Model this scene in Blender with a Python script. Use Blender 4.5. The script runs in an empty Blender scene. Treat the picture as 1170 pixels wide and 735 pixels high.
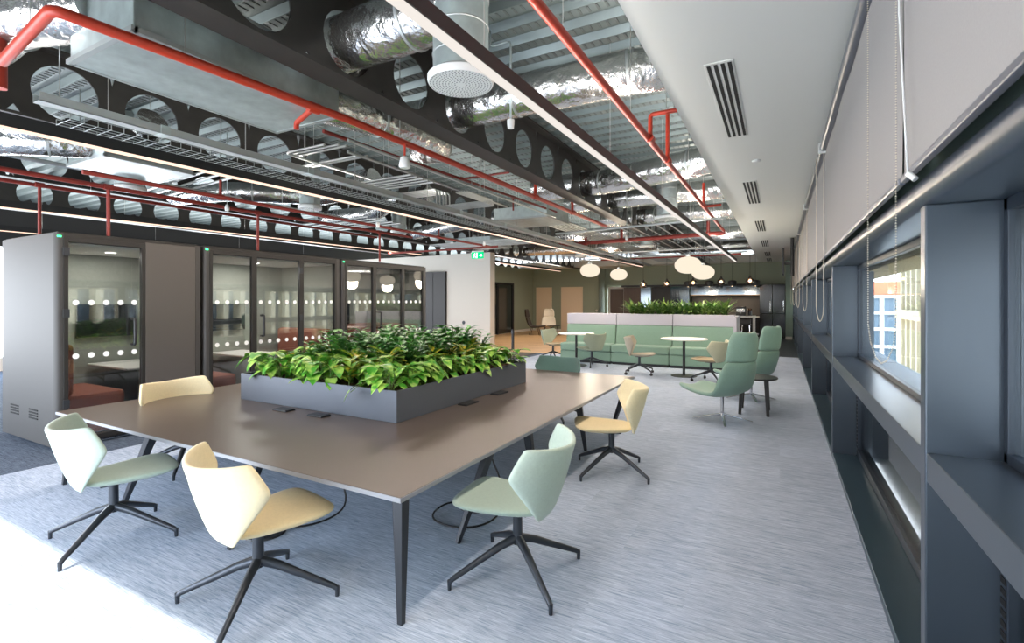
import bpy, bmesh, math, random
from mathutils import Vector, Matrix
random.seed(7)
PI = math.pi
C = bpy.context.scene.collection
S = bpy.context.scene

# ------------------------------------------------------------------ camera
FPX = 560.04; YAW = math.radians(28.65)
cam = bpy.data.objects.new('camera', bpy.data.cameras.new('camera'))
C.objects.link(cam)
cam.location = (0, 0, 1.8); cam.rotation_euler = (PI/2, 0, YAW)
cam.data.sensor_width = 36; cam.data.lens = FPX/1170*36
cam.data.shift_y = -23.5/1170; cam.data.clip_start = .05; cam.data.clip_end = 500
S.camera = cam
# ------------------------------------------------------------------ world, sun, exposure
S.view_settings.view_transform = 'Standard'; S.view_settings.look = 'None'
S.view_settings.exposure = 1.05; S.view_settings.gamma = 1
S.cycles.max_bounces = 8; S.cycles.transparent_max_bounces = 16
S.cycles.sample_clamp_indirect = 6; S.cycles.caustics_reflective = False; S.cycles.caustics_refractive = False
W = bpy.data.worlds.new('world'); S.world = W; W.use_nodes = True
wn = W.node_tree; wn.nodes.clear()
wo = wn.nodes.new('ShaderNodeOutputWorld'); wb = wn.nodes.new('ShaderNodeBackground')
tc = wn.nodes.new('ShaderNodeTexCoord'); sx = wn.nodes.new('ShaderNodeSeparateXYZ'); cr = wn.nodes.new('ShaderNodeValToRGB')
wn.links.new(tc.outputs['Generated'], sx.inputs[0]); wn.links.new(sx.outputs['Z'], cr.inputs[0])
cr.color_ramp.elements[0].position = 0.0; cr.color_ramp.elements[0].color = (.87, .93, 1, 1)
cr.color_ramp.elements[1].position = .7; cr.color_ramp.elements[1].color = (.52, .70, 1, 1)
wn.links.new(cr.outputs[0], wb.inputs[0]); wb.inputs[1].default_value = 5.0
wn.links.new(wb.outputs[0], wo.inputs[0])
def lamp(name, typ, loc, energy, color=(1,1,1), **k):
    l = bpy.data.lights.new(name, typ); l.energy = energy; l.color = color
    o = bpy.data.objects.new(name, l); C.objects.link(o); o.location = loc
    for a, b in k.items():
        if a == 'dir': o.rotation_euler = Vector(b).to_track_quat('-Z', 'Y').to_euler()
        else: setattr(l, a, b)
    return o
SUN_E = math.radians(35)
lamp('sun', 'SUN', (0,-20,20), 5.5, (1,.93,.82), angle=math.radians(.6), dir=(-.05*math.cos(SUN_E), math.cos(SUN_E), -math.sin(SUN_E)))
# ------------------------------------------------------------------ materials
def lin(c):
    c = c/255; return c/12.92 if c <= .04045 else ((c+.055)/1.055)**2.4
def rgb(r, g, b): return (lin(r), lin(g), lin(b), 1)
def mat(name, col, rough=.6, metal=0, noise=None, bump=None, spec=.5, emit=None, coat=0, sheen=0):
    m = bpy.data.materials.new(name); m.use_nodes = True; n = m.node_tree; b = n.nodes['Principled BSDF']
    b.inputs['Base Color'].default_value = col; b.inputs['Roughness'].default_value = rough
    b.inputs['Metallic'].default_value = metal; b.inputs['Specular IOR Level'].default_value = spec
    if coat: b.inputs['Coat Weight'].default_value = coat; b.inputs['Coat Roughness'].default_value = .08
    if sheen: b.inputs['Sheen Weight'].default_value = sheen
    if emit: b.inputs['Emission Color'].default_value = emit[0]; b.inputs['Emission Strength'].default_value = emit[1]
    t = n.nodes.new('ShaderNodeTexCoord')
    if noise:   # (scale, amount, (sx,sy,sz))
        mp = n.nodes.new('ShaderNodeMapping'); mp.inputs['Scale'].default_value = noise[2] if len(noise) > 2 else (1,1,1)
        nz = n.nodes.new('ShaderNodeTexNoise'); nz.inputs['Scale'].default_value = noise[0]; nz.inputs['Detail'].default_value = 4
        n.links.new(t.outputs['Object'], mp.inputs[0]); n.links.new(mp.outputs[0], nz.inputs[0])
        r = n.nodes.new('ShaderNodeValToRGB'); a = noise[1]
        r.color_ramp.elements[0].position = .3; r.color_ramp.elements[1].position = .7
        r.color_ramp.elements[0].color = tuple(c*(1-a) for c in col[:3])+(1,)
        r.color_ramp.elements[1].color = tuple(min(1, c*(1+a)) for c in col[:3])+(1,)
        n.links.new(nz.outputs[0], r.inputs[0]); n.links.new(r.outputs[0], b.inputs['Base Color'])
    if bump:    # (scale, strength, distance, kind)
        if len(bump) > 3 and bump[3] == 'vor':
            z = n.nodes.new('ShaderNodeTexVoronoi'); z.inputs['Scale'].default_value = bump[0]; out = z.outputs['Distance']
            nz2 = n.nodes.new('ShaderNodeTexNoise'); nz2.inputs['Scale'].default_value = bump[0]*.6; nz2.inputs['Detail'].default_value = 5
            n.links.new(t.outputs['Object'], nz2.inputs[0]); n.links.new(nz2.outputs['Color'], z.inputs['Vector'])
            z.inputs['Scale'].default_value = 6
        else:
            z = n.nodes.new('ShaderNodeTexNoise'); z.inputs['Scale'].default_value = bump[0]; z.inputs['Detail'].default_value = 5
            n.links.new(t.outputs['Object'], z.inputs[0]); out = z.outputs[0]
        bp = n.nodes.new('ShaderNodeBump'); bp.inputs['Strength'].default_value = bump[1]; bp.inputs['Distance'].default_value = bump[2]
        n.links.new(out, bp.inputs['Height']); n.links.new(bp.outputs[0], b.inputs['Normal'])
    return m
def emis(name, col, s):
    m = bpy.data.materials.new(name); m.use_nodes = True; n = m.node_tree; n.nodes.clear()
    o = n.nodes.new('ShaderNodeOutputMaterial'); e = n.nodes.new('ShaderNodeEmission')
    e.inputs[0].default_value = col; e.inputs[1].default_value = s; n.links.new(e.outputs[0], o.inputs[0]); return m
def glass(name, tint, refl=.10, gain=.9):
    m = bpy.data.materials.new(name); m.use_nodes = True; n = m.node_tree; n.nodes.clear()
    o = n.nodes.new('ShaderNodeOutputMaterial'); tr = n.nodes.new('ShaderNodeBsdfTransparent'); gl = n.nodes.new('ShaderNodeBsdfGlossy')
    tr.inputs[0].default_value = tint; gl.inputs['Roughness'].default_value = .01
    lw = n.nodes.new('ShaderNodeFresnel'); lw.inputs[0].default_value = 1.5
    ma = n.nodes.new('ShaderNodeMath'); ma.operation = 'MULTIPLY_ADD'; ma.inputs[1].default_value = gain; ma.inputs[2].default_value = refl; ma.use_clamp = True
    mx = n.nodes.new('ShaderNodeMixShader')
    n.links.new(lw.outputs[0], ma.inputs[0]); n.links.new(ma.outputs[0], mx.inputs[0])
    n.links.new(tr.outputs[0], mx.inputs[1]); n.links.new(gl.outputs[0], mx.inputs[2]); n.links.new(mx.outputs[0], o.inputs[0]); return m
def sheer(name, col, f):
    m = bpy.data.materials.new(name); m.use_nodes = True; n = m.node_tree; n.nodes.clear()
    o = n.nodes.new('ShaderNodeOutputMaterial'); tr = n.nodes.new('ShaderNodeBsdfTransparent'); d = n.nodes.new('ShaderNodeBsdfDiffuse')
    d.inputs[0].default_value = col; mx = n.nodes.new('ShaderNodeMixShader'); mx.inputs[0].default_value = f
    n.links.new(tr.outputs[0], mx.inputs[1]); n.links.new(d.outputs[0], mx.inputs[2]); n.links.new(mx.outputs[0], o.inputs[0]); return m
def carpet(name, dark, light, amt=.05):
    m = bpy.data.materials.new(name); m.use_nodes = True; n = m.node_tree; b = n.nodes['Principled BSDF']; b.inputs['Roughness'].default_value = .95
    b.inputs['Specular IOR Level'].default_value = .15
    t = n.nodes.new('ShaderNodeTexCoord')
    br = n.nodes.new('ShaderNodeTexBrick'); br.inputs['Scale'].default_value = 1; br.inputs['Brick Width'].default_value = 1.0; br.inputs['Row Height'].default_value = .5
    br.inputs['Mortar Size'].default_value = 0; br.inputs['Color1'].default_value = (0,0,0,1); br.inputs['Color2'].default_value = (1,1,1,1); br.inputs['Bias'].default_value = 0
    n.links.new(t.outputs['Object'], br.inputs[0])
    sc = n.nodes.new('ShaderNodeVectorMath'); sc.operation = 'MULTIPLY_ADD'; sc.inputs[1].default_value = (9.1,3.3,5.7)
    n.links.new(br.outputs[0], sc.inputs[0]); n.links.new(t.outputs['Object'], sc.inputs[2])
    mp = n.nodes.new('ShaderNodeMapping'); mp.inputs['Scale'].default_value = (4.5, 85, 1); n.links.new(sc.outputs[0], mp.inputs[0])
    nz = n.nodes.new('ShaderNodeTexNoise'); nz.inputs['Scale'].default_value = 1.3; nz.inputs['Detail'].default_value = 6; nz.inputs['Roughness'].default_value = .75
    n.links.new(mp.outputs[0], nz.inputs[0])
    r = n.nodes.new('ShaderNodeValToRGB'); r.color_ramp.elements[0].position = .34; r.color_ramp.elements[1].position = .66
    r.color_ramp.elements[0].color = dark; r.color_ramp.elements[1].color = light; n.links.new(nz.outputs[0], r.inputs[0])
    hs = n.nodes.new('ShaderNodeMapRange'); hs.inputs['To Min'].default_value = 1-amt; hs.inputs['To Max'].default_value = 1+amt
    n.links.new(br.outputs[0], hs.inputs['Value'])
    mu = n.nodes.new('ShaderNodeVectorMath'); mu.operation = 'SCALE'; n.links.new(r.outputs[0], mu.inputs[0]); n.links.new(hs.outputs[0], mu.inputs['Scale'])
    n.links.new(mu.outputs[0], b.inputs['Base Color'])
    bp = n.nodes.new('ShaderNodeBump'); bp.inputs['Strength'].default_value = .25; bp.inputs['Distance'].default_value = .004
    n.links.new(nz.outputs[0], bp.inputs['Height']); n.links.new(bp.outputs[0], b.inputs['Normal']); return m
def planks(name, c1, c2, bw, rh, rough=.4):
    m = bpy.data.materials.new(name); m.use_nodes = True; n = m.node_tree; b = n.nodes['Principled BSDF']; b.inputs['Roughness'].default_value = rough
    t = n.nodes.new('ShaderNodeTexCoord'); br = n.nodes.new('ShaderNodeTexBrick'); br.inputs['Scale'].default_value = 1
    br.inputs['Brick Width'].default_value = bw; br.inputs['Row Height'].default_value = rh; br.inputs['Mortar Size'].default_value = .003
    br.inputs['Color1'].default_value = c1; br.inputs['Color2'].default_value = c2; br.inputs['Mortar'].default_value = tuple(c*.5 for c in c1[:3])+(1,)
    n.links.new(t.outputs['Object'], br.inputs[0]); n.links.new(br.outputs[0], b.inputs['Base Color']); return m

M = {}
M['carpet'] = carpet('carpet_blue_grey', rgb(132,149,172), rgb(208,218,231))
M['carpet_dark'] = carpet('carpet_dark_blue', rgb(48,58,72), rgb(112,124,140))
M['wood_floor'] = planks('oak_boards', rgb(214,176,128), rgb(196,156,108), 1.8, .2)
M['dark_tile'] = planks('dark_tile', rgb(62,68,76), rgb(72,78,86), .6, .6, .35)
M['mat'] = mat('entrance_mat', rgb(84,80,72), .9)
M['white'] = mat('ceiling_paint', rgb(226,226,220), .8)
M['deck'] = mat('galvanised_deck', rgb(126,136,134), .42, .5, noise=(3,.12))
M['slot'] = mat('deck_slot', rgb(112,118,116), .6)
M['beam'] = mat('beam_black', rgb(58,55,52), .45, .2, noise=(4,.15))
M['foil'] = mat('foil_insulation', rgb(222,220,216), .26, .95, bump=(3.5,.42,.05,'vor'), noise=(3,.12))
M['galv'] = mat('galvanised_steel', rgb(196,206,204), .34, .65, noise=(9,.12), bump=(2.5,.15,.02))
M['galv_light'] = mat('galvanised_light', rgb(186,190,188), .4, .55)
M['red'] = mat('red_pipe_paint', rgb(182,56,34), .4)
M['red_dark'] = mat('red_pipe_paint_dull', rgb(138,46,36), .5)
M['conduit'] = mat('steel_conduit', rgb(200,200,196), .3, .7)
M['black'] = mat('black_profile', rgb(34,33,33), .5)
M['led_w'] = emis('led_diffuser', (1,.93,.86,1), .45)
M['led_p'] = emis('led_diffuser_warm', (1,.66,.50,1), .85)
M['pod'] = mat('pod_bronze_grey', rgb(92,87,83), .42, .25)
M['pod_frame'] = mat('pod_frame', rgb(52,50,48), .4, .4)
M['pod_side'] = mat('pod_side_metal', rgb(66,64,62), .5, .1)
M['glass'] = glass('clear_glass', (.95,.97,.97,1), .0, .55)
M['pod_glass'] = glass('pod_glass', (.92,.93,.93,1), .06, .65)
M['dot'] = mat('frosted_dot', rgb(246,248,246), .7)
M['felt'] = mat('grey_felt', rgb(150,154,144), .95, noise=(30,.06))
M['orange'] = mat('terracotta_fabric', rgb(158,98,78), .9, noise=(40,.08))
M['white_top'] = mat('white_laminate', rgb(232,230,224), .4)
M['white_paint'] = mat('warm_white_wall', rgb(216,210,200), .75)
M['olive'] = mat('olive_wall', rgb(150,158,138), .85)
M['teal_wall'] = mat('sage_wall', rgb(138,156,144), .85)
M['skirt'] = mat('skirting_white', rgb(225,222,214), .5)
M['cream_door'] = mat('cream_door', rgb(232,208,176), .6)
M['walnut'] = mat('brown_panel', rgb(96,78,68), .5, noise=(6,.1,(1,1,.1)))
M['steelblue'] = mat('window_grey_metal', rgb(70,79,89), .28, .3)
M['steelblue_d'] = mat('window_frame_metal', rgb(52,60,70), .35, .4)
M['plate'] = mat('floor_plate_metal', rgb(66,88,100), .3, .5)
M['blind'] = mat('blind_fabric', rgb(160,156,153), .85, noise=(120,.03))
M['blind_tube'] = mat('blind_tube_metal', rgb(120,124,134), .3, .6)
M['bead'] = mat('bead_chain', rgb(214,204,186), .4)
M['cord'] = mat('white_cord', rgb(230,230,228), .5)
M['cream_ext'] = mat('cream_stone', rgb(200,186,154), .8, noise=(3,.05))
M['ext_glass'] = mat('facade_glass', rgb(84,104,120), .1, .3)
M['ext_white'] = mat('facade_white', rgb(172,176,176), .7)
M['ext_red'] = mat('facade_terracotta', rgb(206,116,84), .8)
M['ext_ground'] = mat('street_grey', rgb(186,184,176), .9)
M['table'] = mat('table_laminate', rgb(94,82,74), .32)
M['table_edge'] = mat('table_edge_grey', rgb(150,152,156), .45)
M['leg'] = mat('charcoal_leg', rgb(62,64,68), .4, .5)
M['planter'] = mat('planter_grey', rgb(92,98,108), .42, .3)
M['soil'] = mat('bark_chips', rgb(92,68,48), .95, noise=(60,.45), bump=(50,.8,.02))
M['lilac'] = mat('lilac_grey_panel', rgb(176,174,184), .7)
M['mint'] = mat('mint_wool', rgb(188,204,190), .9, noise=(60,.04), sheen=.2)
M['mint_seat_shaded'] = mat('mint_wool_shaded', rgb(160,178,164), .9, noise=(60,.04), sheen=.2)  # darker copy of the mint, seat shade put into the colour
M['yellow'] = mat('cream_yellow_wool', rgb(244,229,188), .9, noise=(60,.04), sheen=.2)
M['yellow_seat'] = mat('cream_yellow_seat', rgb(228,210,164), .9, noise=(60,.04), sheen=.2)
M['teal'] = mat('teal_wool', rgb(112,148,142), .9, noise=(60,.04), sheen=.2)
M['sage'] = mat('sage_wool', rgb(150,158,138), .9, noise=(60,.04))
M['blush'] = mat('blush_wool', rgb(172,164,146), .9, noise=(60,.04))
M['sand'] = mat('sand_wool', rgb(200,196,168), .9, noise=(60,.04))
M['tan'] = mat('tan_wool', rgb(166,150,122), .9)
M['lounge'] = mat('lounge_mint', rgb(138,168,152), .85, noise=(60,.04), sheen=.2)
M['sofa'] = mat('sofa_mint', rgb(124,152,136), .9, noise=(50,.05), sheen=.2)
M['chrome'] = mat('polished_steel', rgb(220,220,222), .15, .95)
M['caster'] = mat('black_plastic', rgb(26,26,28), .4)
M['chair_metal'] = mat('dark_grey_cast', rgb(66,70,76), .35, .6)
M['globe'] = emis('opal_globe', (1,.86,.68,1), .5)
M['bulb'] = emis('warm_bulb', (1,.72,.42,1), 6)
M['smoke'] = glass('smoked_glass', (.62,.48,.40,1), .12, 1)
M['darkgloss'] = mat('black_gloss', rgb(30,31,34), .12, .1, coat=.6)
M['dark'] = mat('charcoal_panel', rgb(48,46,45), .55)
M['mirror'] = mat('smoked_mirror', rgb(96,102,106), .08, .9)
M['shelf_glow'] = mat('shelf_glow_tint', rgb(206,160,116), .4, .4)  # warm light line under the shelf, put into the edge colour
M['green'] = emis('green_led', (.05,1,.25,1), 2.5)
M['exit'] = emis('exit_green', (.0,.45,.16,1), 1.1)
M['exit_w'] = emis('exit_white', (1,1,1,1), 1.2)
M['plastic'] = mat('white_plastic', rgb(232,232,228), .4)
M['black_wool'] = mat('dark_brown_fabric', rgb(66,58,50), .9)
M['cream_wool'] = mat('cream_fabric', rgb(238,226,204), .9)
M['vent_black'] = mat('vent_dark', rgb(18,18,18), .8)
M['cushion'] = mat('cushion', rgb(120,60,44), .9)
M['scr'] = mat('screen_back', rgb(40,42,44), .3)
def leafmat(name, c1, c2, sc=9):
    m = mat(name, c1, .35); n = m.node_tree; b = n.nodes['Principled BSDF']
    t = n.nodes.new('ShaderNodeTexCoord'); z = n.nodes.new('ShaderNodeTexNoise'); z.inputs['Scale'].default_value = sc
    r = n.nodes.new('ShaderNodeValToRGB'); r.color_ramp.elements[0].position = .42; r.color_ramp.elements[1].position = .62
    r.color_ramp.elements[0].color = c1; r.color_ramp.elements[1].color = c2
    n.links.new(t.outputs['Object'], z.inputs[0]); n.links.new(z.outputs[0], r.inputs[0]); n.links.new(r.outputs[0], b.inputs['Base Color'])
    b.inputs['Subsurface Weight'].default_value = .0
    return m
M['pothos'] = leafmat('pothos_leaf', rgb(76,158,46), rgb(184,220,104), 14)
M['croton'] = leafmat('croton_leaf', rgb(70,128,34), rgb(206,190,58), 18)
M['zz'] = leafmat('zz_leaf', rgb(38,112,42), rgb(96,168,62), 8)
M['fern'] = leafmat('grass_leaf', rgb(64,104,48), rgb(138,162,86), 6)
M['stem'] = mat('plant_stem', rgb(92,120,52), .6)

# ------------------------------------------------------------------ mesh helper
class G:
    def __init__(s): s.v = []; s.f = []; s.m = []; s.k = 0
    def add(s, vs, fs):
        b = len(s.v); s.v += [tuple(p) for p in vs]; s.f += [tuple(b+i for i in f) for f in fs]; s.m += [s.k]*len(fs); return s
    def box(s, x0, x1, y0, y1, z0, z1):
        return s.add([(x,y,z) for z in (z0,z1) for y in (y0,y1) for x in (x0,x1)],
                     [(0,2,3,1),(4,5,7,6),(0,1,5,4),(2,6,7,3),(0,4,6,2),(1,3,7,5)])
    def poly(s, pts, z0, z1):
        n = len(pts)
        return s.add([(x,y,z0) for x,y in pts]+[(x,y,z1) for x,y in pts],
                     [tuple(range(n))[::-1], tuple(range(n,2*n))]+[(i,(i+1)%n,n+(i+1)%n,n+i) for i in range(n)])
    def cyl(s, p, q, r, r2=None, n=12, cap=True):
        p, q = Vector(p), Vector(q); d = (q-p); r2 = r if r2 is None else r2
        if d.length < 1e-6: return s
        d.normalize(); a = d.orthogonal().normalized(); b = d.cross(a); vs = []
        for c, rr in ((p,r),(q,r2)):
            for i in range(n):
                t = 2*PI*i/n; vs.append(c+a*math.cos(t)*rr+b*math.sin(t)*rr)
        fs = [(i,(i+1)%n,n+(i+1)%n,n+i) for i in range(n)]
        if cap: fs += [tuple(range(n))[::-1], tuple(range(n,2*n))]
        return s.add(vs, fs)
    def bar(s, p, q, w, h, w2=None, h2=None):   # rectangular tapered bar, w horizontal, h vertical-ish
        p, q = Vector(p), Vector(q); d = (q-p).normalized(); w2 = w if w2 is None else w2; h2 = h if h2 is None else h2
        up = Vector((0,0,1)) if abs(d.z) < .95 else Vector((0,1,0))
        a = d.cross(up).normalized(); b = a.cross(d)
        vs = []
        for c, ww, hh in ((p,w,h),(q,w2,h2)):
            for i, j in ((-1,-1),(1,-1),(1,1),(-1,1)): vs.append(c+a*i*ww/2+b*j*hh/2)
        return s.add(vs, [(3,2,1,0),(4,5,6,7),(0,1,5,4),(1,2,6,5),(2,3,7,6),(3,0,4,7)])
    def tube(s, pts, r, n=8, cap=True, jit=0):
        P = [Vector(p) for p in pts]; rs = r if isinstance(r, (list,tuple)) else [r]*len(P)
        a = None; vs = []; m = len(P)
        for i, p in enumerate(P):
            d = (P[min(i+1,m-1)]-P[max(i-1,0)]).normalized()
            if a is None: a = d.orthogonal().normalized()
            a = (a-d*a.dot(d)).normalized(); b = d.cross(a)
            for j in range(n):
                t = 2*PI*j/n; rr = rs[i]*(1+random.uniform(-jit,jit)); vs.append(p+a*math.cos(t)*rr+b*math.sin(t)*rr)
        fs = [(i*n+j, i*n+(j+1)%n, (i+1)*n+(j+1)%n, (i+1)*n+j) for i in range(m-1) for j in range(n)]
        if cap: fs += [tuple(range(n))[::-1], tuple(range((m-1)*n, m*n))]
        return s.add(vs, fs)
    def lathe(s, prof, c=(0,0,0), n=24):
        vs = [(c[0]+r*math.cos(2*PI*j/n), c[1]+r*math.sin(2*PI*j/n), c[2]+z) for r, z in prof for j in range(n)]
        fs = [(i*n+j, i*n+(j+1)%n, (i+1)*n+(j+1)%n, (i+1)*n+j) for i in range(len(prof)-1) for j in range(n)]
        if prof[0][0] > 1e-4: fs.append(tuple(range(n))[::-1])
        if prof[-1][0] > 1e-4: fs.append(tuple(range((len(prof)-1)*n, len(prof)*n)))
        return s.add(vs, fs)
    def grid(s, fn, nu, nv):
        vs = [fn(i/nu, j/nv) for i in range(nu+1) for j in range(nv+1)]
        return s.add(vs, [(i*(nv+1)+j, (i+1)*(nv+1)+j, (i+1)*(nv+1)+j+1, i*(nv+1)+j+1) for i in range(nu) for j in range(nv)])
    def obj(s, name, mt, parent=None, smooth=False, bevel=0, subd=0, solid=0, angle=None):
        me = bpy.data.meshes.new(name); me.from_pydata(s.v, [], s.f)
        for m in (mt if isinstance(mt, list) else [mt]): me.materials.append(m)
        if isinstance(mt, list): me.polygons.foreach_set('material_index', s.m)
        if smooth: me.polygons.foreach_set('use_smooth', [True]*len(me.polygons))
        bm = bmesh.new(); bm.from_mesh(me); bmesh.ops.recalc_face_normals(bm, faces=bm.faces); bm.to_mesh(me); bm.free(); me.update()
        if smooth and angle:
            me.set_sharp_from_angle(angle=math.radians(angle))
        o = bpy.data.objects.new(name, me); C.objects.link(o)
        if parent is not None:
            o.parent = parent
            if parent.type == 'EMPTY': o.location = -Vector(parent['_b']) if '_b' in parent else (0,0,0)
        if solid: d = o.modifiers.new('solid', 'SOLIDIFY'); d.thickness = solid; d.offset = 0
        if bevel: d = o.modifiers.new('bevel', 'BEVEL'); d.width = bevel; d.segments = 2; d.limit_method = 'ANGLE'
        if subd: d = o.modifiers.new('sub', 'SUBSURF'); d.levels = subd; d.render_levels = subd
        return o
def tag(o, label=None, cat=None, group=None, kind=None):
    if label: o['label'] = label
    if cat: o['category'] = cat
    if group: o['group'] = group
    if kind: o['kind'] = kind
    return o
def thing(name, label, cat, loc=(0,0,0), group=None, kind=None):
    o = bpy.data.objects.new(name, None); C.objects.link(o); o.location = loc; o['_b'] = list(loc); o.empty_display_size = .1
    return tag(o, label, cat, group, kind)
def place(o, loc, rz=0): o.location = loc; o.rotation_euler = (0,0,rz); return o
def kids(o): return [c for c in bpy.data.objects if c.parent == o]
def dup(o, loc=None, rz=0, label=None, group=None, par=None):
    c = o.copy(); C.objects.link(c)
    if par: c.parent = par
    if loc is not None: c.location = loc; c.rotation_euler = (0,0,rz)
    if label: c['label'] = label
    if group: c['group'] = group
    for k in kids(o):
        dup(k, par=c)
    return c
def struct(g, name, mt, **k): return tag(g.obj(name, mt, **k), kind='structure')
def arc(c, r, a0, a1, z, n=8): return [(c[0]+r*math.cos(a0+(a1-a0)*i/n), c[1]+r*math.sin(a0+(a1-a0)*i/n), z) for i in range(n+1)]

# ================================================================== STRUCTURE
ZC = 3.7; ZD = 4.5; FARY = 28.5
struct(G().add([(-7.05,-2,0),(.62,-2,0),(.62,18,0),(-6.2,18,0),(-6.2,15.3,0),(-7.05,15.3,0)], [(0,1,2,3,4,5)]), 'floor', M['carpet'])
struct(G().add([(-17.5,-2,0),(-7.05,-2,0),(-7.05,15.3,0),(-17.5,15.3,0)], [(0,1,2,3)]), 'floor.001', M['carpet_dark'])
struct(G().add([(-17.5,15.3,0),(-6.2,15.3,0),(-6.2,FARY,0),(-17.5,FARY,0)], [(0,1,2,3)]), 'floor.002', M['wood_floor'])
struct(G().add([(-6.2,18,0),(.62,18,0),(.62,FARY,0),(-6.2,FARY,0)], [(0,1,2,3)]), 'floor.003', M['dark_tile'])
tag(G().box(-9.3,-7.3,13.5,15.2,0.001,.012).obj('entrance_mat', M['mat']), 'dark entrance mat where the carpet meets the timber floor', 'mat')

# deck: trapezoid ribs that run across the room, with embossed bars on the crowns
g = G(); per = .30; y = -2.0; k = 0
X0, X1 = -17.5, .9
prof = []
while y < FARY+.2:
    prof += [(y,ZD),(y+.10,ZD),(y+.14,ZD-.07),(y+.26,ZD-.07)]
    y += per
g.add([(X0,py,pz) for py,pz in prof]+[(X1,py,pz) for py,pz in prof], [(i,i+1,len(prof)+i+1,len(prof)+i) for i in range(len(prof)-1)])
struct(g, 'ceiling', M['deck'], solid=.004)
g = G(); y = -2.0
while y < 16:
    x = -9.0
    while x < -.7:
        g.box(x, x+.022, y+.155, y+.245, ZD-.079, ZD-.0735); x += .085
    y += per
tag(struct(g, 'ceiling.001', M['slot']), kind='structure')
# plasterboard soffit along the windows and across the far end
struct(G().box(-.86,.59,-2,FARY,ZC,ZC+.05), 'ceiling.002', M['white'])
struct(G().box(-17.5,-.86,25.95,FARY,ZC,ZC+.05), 'ceiling.003', M['white'])
struct(G().box(-.90,-.86,-2,25.9,ZC,ZC+.35), 'trim_4', M['white'])
struct(G().box(-17.5,-.86,25.9,25.95,ZC,ZC+.35), 'trim_5', M['white'])
# window wall
PY = [-1.49+4.1*i for i in range(8)]; PWd = .08; GX = .80
g = G()
for py in PY: g.box(.53, .92, py, py+PWd, 0, 2.2)
struct(g, 'wall_right', M['steelblue'], bevel=.006)
struct(G().box(.60,.92,-2,FARY,2.32,4.5), 'wall_right.001', M['teal_wall'])
# lintel with a rounded nose under the blinds
g = G(); pr = [(.92,2.20),(.56,2.20),(.525,2.215),(.505,2.25),(.51,2.29),(.54,2.325),(.92,2.325)]
n = len(pr); g.add([(x,-2,z) for x,z in pr]+[(x,FARY,z) for x,z in pr], [(i,(i+1)%n,n+(i+1)%n,n+i) for i in range(n)]+[tuple(range(n)), tuple(range(n,2*n))[::-1]])
struct(g, 'trim_1', M['steelblue'], smooth=True, angle=40)
for i, py in enumerate(PY[:-1]):
    a, b = py+PWd, py+4.1
    w = tag(thing('window_%d' % (i+1), None, None, (.8,a,0)), kind='structure'); del w['_b']; w['_b'] = [.8,a,0]
    G().box(.535,.86,a,b,1.05,1.17).obj('window_sill', M['steelblue'], w, bevel=.004)
    g = G()
    for (y0,y1,z0,z1) in ((a,a+.04,1.17,2.2),(b-.04,b,1.17,2.2),(a,b,1.17,1.21),(a,b,2.15,2.2)): g.box(.77,.81,y0,y1,z0,z1)
    g.obj('window_frame', M['steelblue_d'], w, bevel=.004)
    G().box(.788,.792,a+.04,b-.04,1.21,2.15).obj('pane', M['glass'], w)
    g = G()
    for (y0,y1,z0,z1) in ((a,a+.07,.06,1.05),(b-.07,b,.06,1.05),(a,b,.06,.14)): g.box(.76,.86,y0,y1,z0,z1)
    g.obj('lower_frame', M['steelblue_d'], w, bevel=.004)
    G().box(.79,.794,a+.07,b-.07,.14,1.05).obj('lower_pane', M['glass'], w)
    g = G()
    for kk in range(5): z = .66+kk*.075; g.box(.90,.94,a+.05,b-.05,z,z+.024)
    g.obj('louvre', M['ext_white'], w)
    g = G()
    for kk in range(20): z = .16+kk*.042; g.box(.757,.763,b-.058,b-.012,z,z+.024)
    g.obj('vent_slots', M['vent_black'], w)
    G().box(.53,.80,a-.02,b+.02,0.001,.055).obj('floor_plate', M['plate'], w, bevel=.004)
    G().box(.90,1.05,a,b,0,.60).obj('pane_darkener', M['steelblue_d'], w)  # dark box added outside so the lower pane looks dark
    G().box(.87,1.25,a,b,2.13,2.2).obj('outer_soffit', M['cream_ext'], w)
    G().box(.87,1.15,a,b,1.02,1.12).obj('outer_sill', M['ext_white'], w)
# rear wall behind the camera: tall glazing, unseen sheer sheet added at right to dim its sun patch
g = G(); yb0, yb1 = -2.25, -2.0
g.box(-17.5,.92,yb0,yb1,3.15,4.5); g.box(-17.5,-2.31,yb0,yb1,2.64,3.15); g.box(-17.5,-17,yb0,yb1,0,2.64); g.box(-2.33,-2.22,yb0,yb1,0,3.15); g.box(.3,.92,yb0,yb1,0,3.15)
struct(g, 'wall_back', M['steelblue'])
g = G()
for x in (-14,-11,-8.0): g.box(x,x+.06,yb0+.05,yb1-.05,0,2.64)
struct(g, 'trim_2', M['steelblue_d'])
struct(G().box(-2.22,.3,-2.14,-2.13,0,3.15), 'window_8', sheer('sun_dimmer_sheer', rgb(240,240,236), .72))
# left wall with a window band
g = G(); g.box(-17.7,-17.5,-2.25,FARY,0,.35)
for i in range(9): g.box(-17.7,-17.5,-2+i*3.6,-1.6+i*3.6,.35,3.2)
struct(g, 'wall_left', M['white_paint'])
struct(G().box(-17.7,-17.5,-2.25,FARY,3.2,4.5), 'wall_left.001', M['dark'])
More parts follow.
